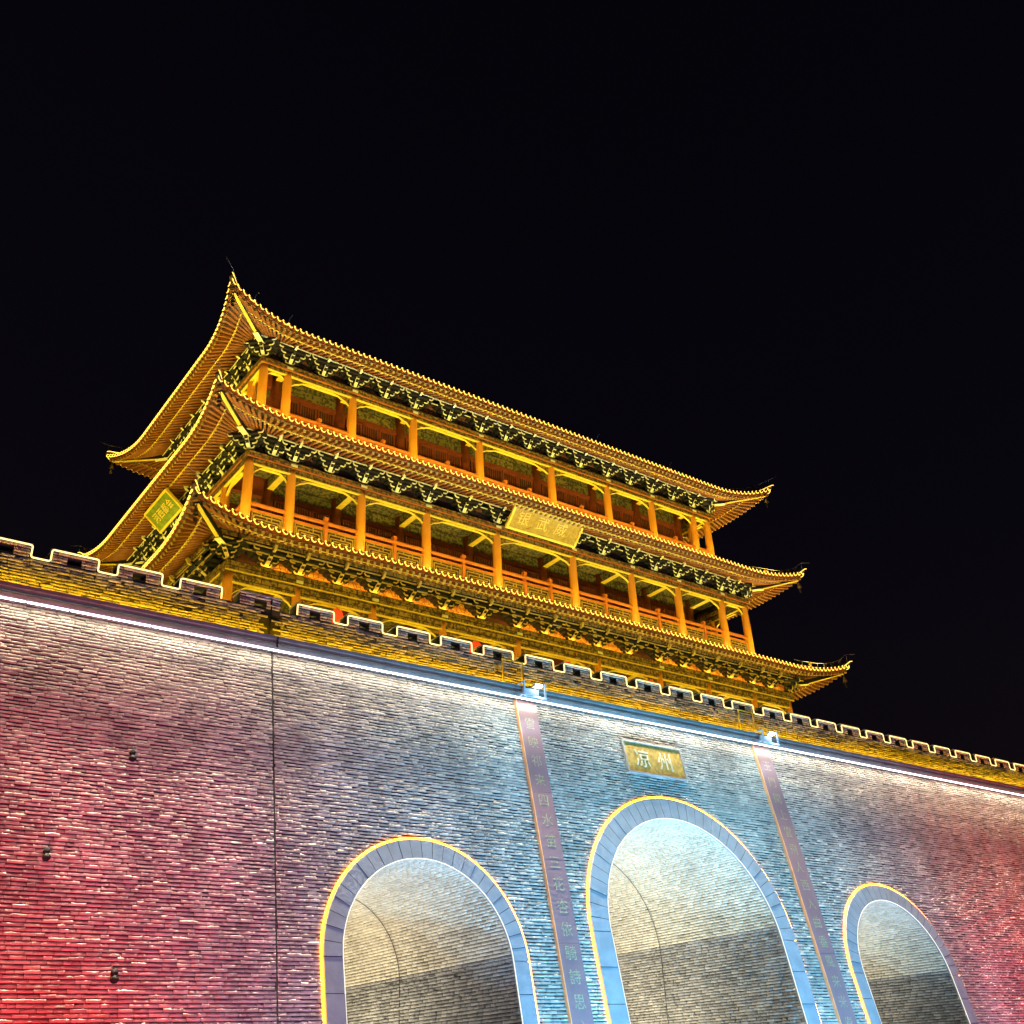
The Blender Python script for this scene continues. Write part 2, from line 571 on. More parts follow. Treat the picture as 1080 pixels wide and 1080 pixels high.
# ------------------------------------------------------------------ gate wall
ARCH = [(11.855, 2.365, 1.975, 2.22), (19.56, 3.40, 2.88, 2.90), (27.32, 2.40, 1.99, 2.15)]   # centre, outer radius, inner radius, springing
XA, XB, ZT = -6.0, 48.0, 8.44
wall = empty('gate_wall', (XC, 19, G), 'long leaning grey brick gate wall with three round arches and a toothed parapet', 'wall')
course, blen = 0.0705, 0.25
ub = []
row = 0
z = G
while z < ZT:
    z1 = min(z + course - 0.011, ZT)
    zc = (z + z1) / 2
    holes = []
    for cx, ro, ri, sp in ARCH:
        rr = ro - 0.10
        if zc < sp:
            holes.append((cx - rr, cx + rr))
        elif zc < sp + rr:
            hw = math.sqrt(rr * rr - (zc - sp) ** 2)
            holes.append((cx - hw, cx + hw))
    holes.append((8.555, 8.60))
    x = XA + (row % 2) * blen / 2 + random.uniform(-0.02, 0.02)
    while x < XB:
        L_ = blen * random.choice((1, 1, 1, 1, 0.55, 1.3)) * random.uniform(0.95, 1.05)
        segs = [(x + 0.004, x + L_ - 0.004)]
        for a, b in holes:
            nx = []
            for s0, s1 in segs:
                if s1 <= a or s0 >= b:
                    nx.append((s0, s1))
                else:
                    if s0 < a - 0.02:
                        nx.append((s0, a))
                    if s1 > b + 0.02:
                        nx.append((b, s1))
            segs = nx
        for s0, s1 in segs:
            ub.append((s0, s1, z, z1))
        x += L_
    z += course
    row += 1
bricks('brick_face', ub, lambda u, v, d: (u - XC, fy(v) - d - 19, v - G), M['brick'], wall, (XC, 19, G), d0=0.008, dj=0.010, chip=0.032, wob=0.004, lean=0.42, even=0.4)
# mortar backing behind the bricks, with the three openings
mb = MB(M['mortar'])
NX = 540
xs = np.linspace(XA, XB, NX + 1)
for i in range(NX):
    xa, xb = xs[i], xs[i + 1]
    zl = []
    for xx in (xa, xb):
        zz = G
        for cx, ro, ri, sp in ARCH:
            rr = ro - 0.12
            if abs(xx - cx) < rr:
                zz = sp + math.sqrt(rr * rr - (xx - cx) ** 2)
        zl.append(zz)
    if max(zl) > G and min(zl) == G:
        zl = [max(zl), max(zl)]
    mb.add([(xa, fy(zl[0]), zl[0]), (xb, fy(zl[1]), zl[1]), (xb, fy(ZT), ZT), (xa, fy(ZT), ZT)], [(0, 1, 2, 3)])
mb.box(8.55, 8.605, 19.0, 19.01, G, G + 0.1)
obj('wall_core', mb, wall)
mb = MB(M['paving'])
mb.box(XA, XB, 20.55, 46, 8.50, 8.70)
mb.box(XA, XB, 45.9, 46, G, 8.5)
mb.box(XA, XA + 0.1, 20.0, 46, G, 8.5)
mb.box(XB - 0.1, XB, 20.0, 46, G, 8.5)
obj('terrace_deck', mb, wall)
# cornice
mb = MB(M['cornice'])
mb.prism([(19.86, 8.43), (20.5, 8.43), (20.5, 8.69), (19.70, 8.69), (19.70, 8.62), (19.76, 8.615), (19.76, 8.55), (19.80, 8.545)], XA, XB, axis='x')
obj('cornice', mb, wall)
# expansion joint
mb = MB(M['black'])
for z0 in np.arange(G, 8.4, 0.5):
    mb.add([(8.552, fy(z0) + 0.012, z0), (8.603, fy(z0) + 0.012, z0), (8.603, fy(z0 + .5) + 0.012, z0 + .5), (8.552, fy(z0 + .5) + 0.012, z0 + .5)], [(0, 1, 2, 3)])
mb.box(8.56, 8.59, 20.165, 20.2, 8.72, 9.74)
mb.box(8.56, 8.59, 19.694, 19.72, 8.44, 8.69)
obj('expansion_joint', mb, wall)

# parapet of rough bricks, merlons with one peep hole each
PY, NZ, MZ = 20.20, 9.50, 9.80
ml = [3.87, 5.18, 6.49, 7.84, 9.20, 10.48, 11.80, 13.04, 14.32, 15.64, 16.93, 18.22, 19.51, 20.78, 22.06, 23.36, 24.72, 26.0, 27.26, 28.49]
k = 0
while ml[-1] < XB - 2:
    ml.append(ml[-1] + 1.275)
while ml[0] > XA + 1:
    ml.insert(0, ml[0] - 1.29)
MW = 0.90
ub = []
z = 8.69
row = 0
while z < NZ - 0.02:
    x = XA + (row % 2) * 0.12
    while x < XB:
        L_ = blen * random.choice((1, 1, 1, 0.55)) * random.uniform(0.95, 1.05)
        if not (x < 8.6 and x + L_ > 8.555):
            ub.append((x + .004, x + L_ - .004, z, min(z + 0.0585, NZ)))
        x += L_
    z += 0.0665
    row += 1
bricks('parapet', ub, lambda u, v, d: (u - XC, PY - d - 19, v - G), M['brick'], wall, (XC, 19, G), dj=0.03, chip=0.03, wob=0.007, seed=5)
mb = MB(M['mortar'])
mb.box(XA, XB, PY, PY + 0.36, 8.69, NZ)
obj('parapet_core', mb, wall)


def merlon_mesh(w_):
    ub = []
    z = 0.004
    row = 0
    while z < MZ - NZ - 0.03:
        x = 0.0
        first = True
        while x < w_ - 0.02:
            L_ = 0.22 if not (first and row % 2) else 0.12
            first = False
            e = min(x + L_, w_)
            a, b = x + .004, e - .004
            if 0.03 < z + 0.03 < 0.19:
                for s0, s1 in ((a, min(b, w_ / 2 - .14)), (max(a, w_ / 2 + .14), b)):
                    if s1 - s0 > .02:
                        ub.append((s0, s1, z, z + .056))
            else:
                ub.append((a, b, z, z + .056))
            x = e
        z += 0.064
        row += 1
    return ub


mer_ub = merlon_mesh(MW)
o0 = bricks('merlon', mer_ub, lambda u, v, d: (u, -d, v), M['brick'], wall, (ml[0], PY, NZ), dj=0.03, chip=0.028, wob=0.006, seed=9)
body = MB(M['mortar'], M['brick'])
body.box(0, MW / 2 - .14, 0, .36, 0, .27)
body.box(MW / 2 + .14, MW, 0, .36, 0, .27)
body.box(MW / 2 - .14, MW / 2 + .14, 0, .36, -.02, .03)
body.box(MW / 2 - .14, MW / 2 + .14, 0, .36, .185, .27)
body.box(-.02, MW + .02, -.035, .39, .272, MZ - NZ, 1)
core0 = local('merlon_core', body, o0, (ml[0], PY, NZ))
for x in ml[1:]:
    c = o0.copy()
    C.objects.link(c)
    c.location = Vector((x, PY, NZ)) - WORLD[wall.name]
    c2 = core0.copy()
    C.objects.link(c2)
    c2.parent = c
    if abs(x - 7.84) < .01:
        c.scale = (1.07, 1, 1)
    else:
        c.scale = (1, 1, random.uniform(0.96, 1.05))

# arch rings of dressed stone, tunnels of laid brick
for (cx, ro, ri, sp) in ARCH:
    big = ro > 3
    mb = MB(M['stone'], M['black'])
    n = 34 if big else 26
    pts = []
    nj = 6 if big else 6
    ang = [math.pi * i / n for i in range(n + 1)]
    zs = np.linspace(G, sp, nj + 1)
    pr = 0.075

    def ringp(r_, a, pf):
        zz = sp + r_ * math.sin(a)
        return (cx - r_ * math.cos(a), fy(zz) - pf, zz)
    sub = 3
    for i in range(n):
        a0, a1 = ang[i] + 0.006 / ri * 1.0, ang[i + 1] - 0.006 / ri * 1.0
        j = random.uniform(-.004, .004)
        for s in range(sub):
            b0, b1 = a0 + (a1 - a0) * s / sub, a0 + (a1 - a0) * (s + 1) / sub
            q = [ringp(r_, a, p_) for p_ in (pr + j, .0) for (r_, a) in ((ro, b0), (ri, b0), (ri, b1), (ro, b1))]
            mb.add(q, [(0, 1, 2, 3), (0, 3, 7, 4), (1, 5, 6, 2)])
            if s == 0:
                mb.add([q[0], q[1], q[5], q[4]], [(0, 1, 2, 3)])
            if s == sub - 1:
                mb.add([q[3], q[2], q[6], q[7]], [(0, 1, 2, 3)])
        # joint filling
        qa = [ringp(r_, a, pr - .006) for (r_, a) in ((ro - .002, ang[i] - .02), (ri + .002, ang[i] - .02), (ri + .002, ang[i] + .02), (ro - .002, ang[i] + .02))]
        mb.add(qa, [(0, 1, 2, 3)], 1)
    for sgn in (-1, 1):
        for i in range(nj):
            z0, z1 = zs[i] + .007, zs[i + 1] - .007
            j = random.uniform(-.004, .004)
            q = [(cx + sgn * r_, fy(zz) - p_, zz) for p_ in (pr + j, .0) for (r_, zz) in ((ro, z0), (ri, z0), (ri, z1), (ro, z1))]
            mb.add(q, [(0, 1, 2, 3), (0, 3, 7, 4), (1, 5, 6, 2), (0, 4, 5, 1), (3, 2, 6, 7)])
            q = [(cx + sgn * r_, fy(zz) - pr + .006, zz) for (r_, zz) in ((ro - .002, zs[i] - .03), (ri + .002, zs[i] - .03), (ri + .002, zs[i] + .03), (ro - .002, zs[i] + .03))]
            mb.add(q, [(0, 1, 2, 3)], 1)
    obj('arch_ring', mb, wall)
    # tunnel lining
    ub, ub2 = [], []
    off = 0.35 if big else 0.15            # the painted shade reaches a little higher than the springing
    ztop = sp + off
    depth1 = 40.0

    def clip0(zz):
        return fy(zz) - 0.03
    z = G
    row = 0
    while z < sp - .01:
        z1 = min(z + 0.062, sp)
        y = clip0(z)
        first = row % 2
        while y < (32 if z > -0.5 else 24):
            L_ = .25 * random.uniform(.7, 1.15) * (.5 if first else 1)
            first = 0
            ub2.append((y + .004, y + L_ - .004, z, z1))
            y += L_
        z += 0.0705
        row += 1
    for sgn in (-1, 1):
        bricks('tunnel_wall', ub2, lambda u, v, d, s=sgn: (cx + s * (ri + .02 - d) - XC, u - 19, v - G), M['shaded_brick'], wall, (XC, 19, G), dj=0.03, chip=0.03, wob=0.010, seed=21 + int(cx))
    smax = math.pi * (ri + .02)
    s = 0.0
    row = 0
    n_rows = int(smax / 0.0705)
    st = smax / n_rows
    plv = []
    for i in range(n_rows):
        s = i * st
        zz = sp + ri * math.sin(s / ri)
        y = clip0(zz)
        first = i % 2
        while y < (33 if i < n_rows / 2 else 27):
            L_ = .25 * random.uniform(.9, 1.1) * (.5 if first else 1)
            first = 0
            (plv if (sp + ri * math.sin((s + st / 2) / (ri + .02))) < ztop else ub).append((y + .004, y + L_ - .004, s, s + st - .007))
            y += L_
    vm = lambda u, v, d: (cx + (ri + .02 - d) * np.cos(v / (ri + .02)) - XC, u - 19, sp + (ri + .02 - d) * np.sin(v / (ri + .02)) - G)
    bricks('tunnel_vault', ub, vm, M['vault'], wall, (XC, 19, G), dj=0.010, chip=0.026, wob=0.003, seed=31 + int(cx))
    bricks('tunnel_wall', plv, vm, M['shaded_brick'], wall, (XC, 19, G), dj=0.02, chip=0.025, wob=0.008, seed=41 + int(cx))
    mb = MB(M['mortar'], M['black'])
    rr = ri + .03
    prof = [(cx + rr, G)] + [(cx + rr * math.cos(math.pi * i / 40), sp + rr * math.sin(math.pi * i / 40)) for i in range(41)] + [(cx - rr, G)]
    n_ = len(prof)
    mb.add([(a, fy(b) - .02, b) for a, b in prof] + [(a, 45, b) for a, b in prof], [(i, i + 1, n_ + i + 1, n_ + i) for i in range(n_ - 1)])
    # expansion joint of the lining
    rj = ri - .016
    jy = 23.35
    jp = [(cx + rj, G)] + [(cx + rj * math.cos(math.pi * i / 60), sp + rj * math.sin(math.pi * i / 60)) for i in range(61)] + [(cx - rj, G)]
    mb.tube([(a, jy, b) for a, b in jp], .009, 4, 0)
    obj('tunnel_lining', mb, wall)
    # lamps on the tunnel floor wash the vault
    lamp_obj('tunnel_lamp', 'SPOT', (cx - ri * 0.6, 19.9, G + .25), 420 if big else 260, (0.95, 0.95, 0.9), (cx + ri, 20.6, 1.2), spot_size=R(110), spot_blend=.9, shadow_soft_size=.1)  # added fill for the dark right wall near the mouth
    lamp_obj('tunnel_lamp', 'SPOT', (cx - ri * 0.5, 23.6, G + .25), 2000 if big else 1150, (1.0, 0.88, 0.62), (cx + ri * .55, 24.0, sp + ri * .3), spot_size=R(130), spot_blend=.8, shadow_soft_size=.1)
    lamp_obj('tunnel_lamp', 'SPOT', (cx - ri * 0.5, 26.5, G + .25), 2100 if big else 1200, (1.0, 0.86, 0.58), (cx + ri * .55, 26.5, sp + ri * .15), spot_size=R(130), spot_blend=.8, shadow_soft_size=.1)

for x, tx in ((19.2, 19.9), (11.6, 12.3), (27.0, 27.6)):
    h_ = 5.6 if x == 19.2 else 4.0
    lamp_obj('arch_flood', 'SPOT', (x, 17.3, G + .2), 1500 if x == 19.2 else 800, (0.28, 0.60, 1.0), (tx, fy(h_) + .55, h_), spot_size=R(52), spot_blend=.25, shadow_soft_size=.05)

# drain spouts: pairs of stub pipes
for (x, zz), lb in zip(((5.74, 5.66), (4.43, 3.73), (5.70, 1.84)), ('highest of three small black drain spouts on the left brickwork', 'small black drain spout nearest the left edge of the wall, middle height', 'lowest of three small black drain spouts on the red lit brickwork')):
    mb = MB(M['black'])
    y = fy(zz)
    mb.tube([(x, y + .02, zz + .04), (x, y - .07, zz + .04)], .055, 10)
    mb.tube([(x + .01, y + .02, zz - .06), (x + .01, y - .09, zz - .06)], .065, 10)
    mb.box(x - .02, x + .03, y - .03, y, zz - .09, zz + .06)
    me = mb.mesh('drain_spout')
    tag(put('drain_spout', me), lb, 'drain spout')

# white strip lamps hung under the cornice
mb = MB(M['led_white'], M['steel'])
mb.box(-.375, .375, -.022, .022, -.012, .012, 0)
mb.box(-.388, .388, -.026, .026, .012, .04, 1)
me_ = mb.mesh('strip_lamp')
x = XA + .4
while x < XB - .4:
    o = put('strip_lamp', me_, None, (x, 19.67, 8.345))
    tag(o, 'white glowing strip lamp in the row under the wall cornice', 'strip lamp', 'white strip lamps under the wall cornice')
    x += 0.79
# amber strip lamps on the ledge at the foot of the parapet
mb = MB(M['led_yellow'], M['yellow_steel'])
mb.box(-.6, .6, -.02, .02, 0, .03, 0)
mb.box(-.62, .62, -.03, .03, -.03, 0, 1)
me_ = mb.mesh('ledge_lamp')
x = XA + .7
while x < XB - .7:
    o = put('ledge_lamp', me_, None, (x, 20.10, 8.725))
    tag(o, 'amber strip lamp on the ledge at the parapet foot', 'strip lamp', 'amber strip lamps along the parapet foot')
    x += 1.26


def rounded(path, r=0.05, n=3):
    out = [Vector(path[0])]
    for i in range(1, len(path) - 1):
        a, b, c_ = Vector(path[i - 1]), Vector(path[i]), Vector(path[i + 1])
        u, v = (a - b), (c_ - b)
        rr = min(r, u.length * .45, v.length * .45)
        p, q = b + u.normalized() * rr, b + v.normalized() * rr
        for k in range(n + 1):
            t = k / n
            out.append(p * (1 - t) ** 2 + b * 2 * t * (1 - t) + q * t * t)
    out.append(Vector(path[-1]))
    return out


def rope_path(x0, x1):
    yy = PY - .062
    pts = []
    for x in ml:
        if x < x0 or x + MW > x1:
            continue
        pts += [(x - .01, yy, NZ - .01), (x - .01, yy, MZ - .05), (x + MW + .01, yy, MZ - .05), (x + MW + .01, yy, NZ - .01)]
    return rounded(pts)


for a, b, lb in ((XA, 7.6, 'yellow rope light tracing the battlements at the left, beyond the dark joint'), (9.0, XB, 'yellow rope light tracing the battlements from the joint to the right end')):
    mb = MB(M['led_merlon'])
    mb.tube(rope_path(a, b), .0165, 6)
    tag(obj('rope_light', mb), lb, 'rope light', 'rope lights along the battlements')
for (cx, ro, ri, sp), lb in zip(ARCH, ('golden rope light around the left arch', 'golden rope light around the tall middle arch', 'golden rope light around the right arch')):
    t = empty('arch_light', (cx, fy(sp), sp), lb, 'rope light', 'rope lights around the arches')
    for nm, r_, off, rad, m_ in (('outer_rope', ro + .03, .026, .020, 'led_arch'), ('inner_rope', ri - .006, .07, .011, 'led_arch_in')):
        mb = MB(M[m_])
        pts = [(cx - r_, fy(zz) - off, zz) for zz in np.linspace(G, sp, 12)[:-1]]
        pts += [(cx - r_ * math.cos(math.pi * i / 60), fy(sp + r_ * math.sin(math.pi * i / 60)) - off, sp + r_ * math.sin(math.pi * i / 60)) for i in range(61)]
        pts += [(cx + r_, fy(zz) - off, zz) for zz in np.linspace(sp, G, 12)[1:]]
        mb.tube(pts, rad, 6)
        obj(nm, mb, t)

# couplet boards
COUP = ((15.05, 0.62, '雪映祁来四水苗三花杏依騎詩思入凉', 'mauve couplet board between the left arch and the middle arch'),
        (23.68, 0.66, '玉門関上雲飛人西入曲番風来米春山', 'mauve couplet board between the middle arch and the right arch'))
fd = Vector((0, BAT, 1)).normalized()
for x0, w_, txt, lb in COUP:
    t = empty('couplet_board', (x0 + w_ / 2, fy(G), G), lb, 'couplet board', 'tall couplet boards on the wall')
    mb = MB(M['couplet'], M['couplet_edge'])
    th = 0.085
    zs = [8.38, 6.03, 4.42, 2.62, 0.9, -0.8]
    for a, b in zip(zs[:-1], zs[1:]):
        a -= .006
        j = random.uniform(-.001, .001)
        q = [(xx, fy(zz) - p_, zz) for p_ in (th + j, -.02) for (xx, zz) in ((x0 + .022, b), (x0 + w_, b), (x0 + w_, a), (x0 + .022, a))]
        mb.add(q, [(0, 1, 2, 3), (1, 5, 6, 2), (3, 2, 6, 7), (0, 4, 5, 1)])
    obj('board', mb, t)
    mb = MB(M['couplet_edge'])
    q = [(xx, fy(zz) - p_, zz) for p_ in (th + .012, -.02) for (xx, zz) in ((x0, -.8), (x0 + .022, -.8), (x0 + .022, 8.38), (x0, 8.38))]
    mb.add(q, [(0, 1, 2, 3), (1, 5, 6, 2), (0, 3, 7, 4), (3, 2, 6, 7)])
    obj('edge_trim', mb, t)
    n = len(txt)
    ztop, zbot = 7.75, 0.45
    ctr = (ztop + zbot) / 2
    pitch = (ztop - zbot) / (n - 1)
    for i, ch in enumerate(txt):
        zc = ztop - pitch * i
        lettering('character', ch, .33, .0006, M['glyph_green'], t, (x0 + w_ / 2 + .02, fy(zc) - th - .0026, zc), (1, 0, 0), fd)

# lamp brackets over the couplet boards
for x0, lb in ((15.05, 'white lamp bracket with yellow uprights above the left couplet board'), (23.70, 'white lamp bracket with yellow uprights above the right couplet board')):
    t = empty('lamp_bracket', (x0 + .3, 19.7, 8.4), lb, 'lamp bracket', 'lamp brackets above the couplet boards')
    mb = MB(M['steel'])
    for xx in (x0 - .03, x0 + .62):
        mb.box(xx - .022, xx + .022, 19.44, 19.48, 8.36, 8.74)
        mb.box(xx - .02, xx + .02, 19.48, 19.78, 8.70, 8.73)
        mb.box(xx - .02, xx + .02, 19.48, 19.84, 8.385, 8.42)
    mb.box(x0 - .05, x0 + .64, 19.43, 19.47, 8.33, 8.37)
    obj('frame', mb, t)
    mb = MB(M['steel'], M['lamp_face'])
    mb.box(x0 + .06, x0 + .54, 19.62, 19.68, 8.46, 8.62)
    mb.box(x0 + .34, x0 + .56, 19.48, 19.60, 8.66, 8.73)
    mb.box(x0 + .35, x0 + .55, 19.49, 19.59, 8.65, 8.66, 1)
    mb.box(x0 + .35, x0 + .55, 19.472, 19.480, 8.67, 8.72, 1)
    obj('lamp_head', mb, t)
    mb = MB(M['yellow_steel'])
    for xx in (x0 - .22, x0 + .40):
        mb.box(xx - .016, xx + .016, 20.04, 20.08, 8.72, 9.46)
    mb.box(x0 - .24, x0 + .42, 20.03, 20.06, 9.44, 9.47)
    obj('upright', mb, t)
    lamp_obj('board_lamp', 'SPOT', (x0 + .42, 19.40, 8.62), 330, (0.30, 0.58, 1.0), (x0 + .32, 19.2, 5.6), spot_size=R(80), spot_blend=.9, shadow_soft_size=.06)
    lamp_obj('board_lamp', 'SPOT', (x0 + .1, 19.05, 8.5), 110, (0.35, 0.80, 1.0), (x0 - .8, 19.7, 6.9), spot_size=R(90), spot_blend=.9, shadow_soft_size=.06)

# name sign over the middle arch
t = empty('wall_sign', (19.46, fy(6.9), 6.9), 'olive bronze name sign with two cream characters above the middle arch', 'sign')
sx0, sx1, sz0, sz1 = 18.42, 20.50, 6.92, 7.79
mb = MB(M['sign'])
q = [(xx, fy(zz) - p_, zz) for p_ in (.06, -.02) for (xx, zz) in ((sx0, sz0), (sx1, sz0), (sx1, sz1), (sx0, sz1))]
mb.add(q, [(0, 1, 2, 3), (0, 4, 5, 1), (1, 5, 6, 2), (2, 6, 7, 3), (3, 7, 4, 0)])
obj('plate', mb, t)
mb = MB(M['sign_frame'])
for a, b in (((sx0, sz0), (sx1, sz0)), ((sx1, sz0), (sx1, sz1)), ((sx1, sz1), (sx0, sz1)), ((sx0, sz1), (sx0, sz0))):
    p0, p1 = Vector((a[0], fy(a[1]) - .07, a[1])), Vector((b[0], fy(b[1]) - .07, b[1]))
    e = (p1 - p0).normalized() * .025
    mb.beam(p0 - e * (1 if a[1] == b[1] else -1), p1 + e * (1 if a[1] == b[1] else -1), .05, .06, up=(0, -1, BAT))
obj('frame', mb, t)
zc = (sz0 + sz1) / 2 - .04
for ch, dx in (('凉', -.42), ('州', .40)):
    lettering('character', ch, .56, .010, M['glyph_cream'], t, (19.44 + dx, fy(zc) - .072, zc), (1, 0, 0), fd, bold=-.002)

# ------------------------------------------------------------------ tower
tower = empty('gate_tower', (XC, YC, 8.70), 'timber gate tower with three upturned eaves outlined in amber lights, standing on the wall', 'tower')
ST = [  # eave z, tip half width, front overhang from centre, flare, rise, inner rect (hx, hy, z), columns (hx, hy), lintel bottom, line, top, purlin z, column foot
    dict(z=12.56, A=12.50, B=6.88, fl=.20, ri=.45, inn=(10.35, 4.66, 13.50), col=(10.8, 5.36), lb=11.60, lm=11.88, lt=12.15, pz=12.58, po=.56, foot=8.70),
    dict(z=16.58, A=11.96, B=6.06, fl=.24, ri=.42, inn=(9.80, 3.86, 17.66), col=(10.2, 4.56), lb=15.77, lm=15.94, lt=16.13, pz=16.62, po=.46, foot=13.45),
    dict(z=20.42, A=11.68, B=5.30, fl=.42, ri=.58, inn=None, col=(9.7, 3.77), lb=19.80, lm=19.94, lt=20.15, pz=20.68, po=.46, foot=17.60)]
FLEN = 3.0
COREX, COREY = 8.9, 2.9


class Side:
    """one side of a storey: (a, out) -> plan point; a runs along the eave, out away from the tower centre"""

    def __init__(s, st, k):
        s.st, s.k = st, k
        A, B, fl = st['A'], st['B'], st['fl']
        s.A = A if k % 2 == 0 else B + fl
        s.B = B if k % 2 == 0 else A - fl
        s.colA = st['col'][0] if k % 2 == 0 else st['col'][1]
        s.colO = st['col'][1] if k % 2 == 0 else st['col'][0]

    def pt(s, a, o, z):
        x, y = ((a, -o), (o, a), (-a, o), (-o, -a))[s.k]
        return Vector((XC + x, YC + y, z))

    def eave(s, a):
        d = max(0, s.A - abs(a))
        k = max(0, 1 - d / FLEN)
        return s.B + s.st['fl'] * k ** 2, s.st['z'] + s.st['ri'] * k ** 2.4

    def rz(s):
        return (0, math.pi / 2, math.pi, -math.pi / 2)[s.k]


def hipz(st, t):
    """height of the hip line from its inner end (0) to the tip (1): sags, then sweeps up"""
    zi = st['inn'][2] if st['inn'] else 23.9
    u = min(1.0, t * 1.12)
    u = u if st['inn'] else 1 - (1 - u) ** 1.25
    return zi + (st['z'] + .03 - zi) * u + st['ri'] * max(0.0, (t - .62) / .38) ** 2


def row_end(sd, a):
    """where a tile row that starts at a on the eave ends: on the inner rectangle or on the hip"""
    inn = sd.st['inn']
    hx, hy, hz = inn if sd.k % 2 == 0 else (inn[1], inn[0], inn[2])
    if abs(a) <= hx:
        return hy, hz
    t = (abs(a) - hx) / (sd.A - hx)
    tipo = sd.B + sd.st['fl']
    return hy + (tipo - hy) * t, hipz(sd.st, t)


def roof_row(sd, a, n=4):
    o, z = sd.eave(a)
    if sd.st['inn']:
        oe, ze = row_end(sd, a)
    else:
        rx = 6.4                                          # ridge half length of the top roof
        tipo = sd.B + sd.st['fl']
        zr = 23.9
        zt = sd.st['z'] + sd.st['ri']
        if sd.k % 2 == 0:
            if abs(a) <= rx:
                oe, ze = 0.0, zr
            else:
                t = (abs(a) - rx) / (sd.A - rx)
                oe, ze = tipo * t, hipz(sd.st, t)
        else:
            t = abs(a) / sd.A
            oe, ze = rx + (tipo - rx) * t, hipz(sd.st, t)
    pts = []
    for i in range(n + 1):
        t = i / n
        pts.append(sd.pt(a, o + (oe - o) * t, z + (ze - z) * (t ** 1.25 if sd.st['inn'] is None else t)))
    return pts


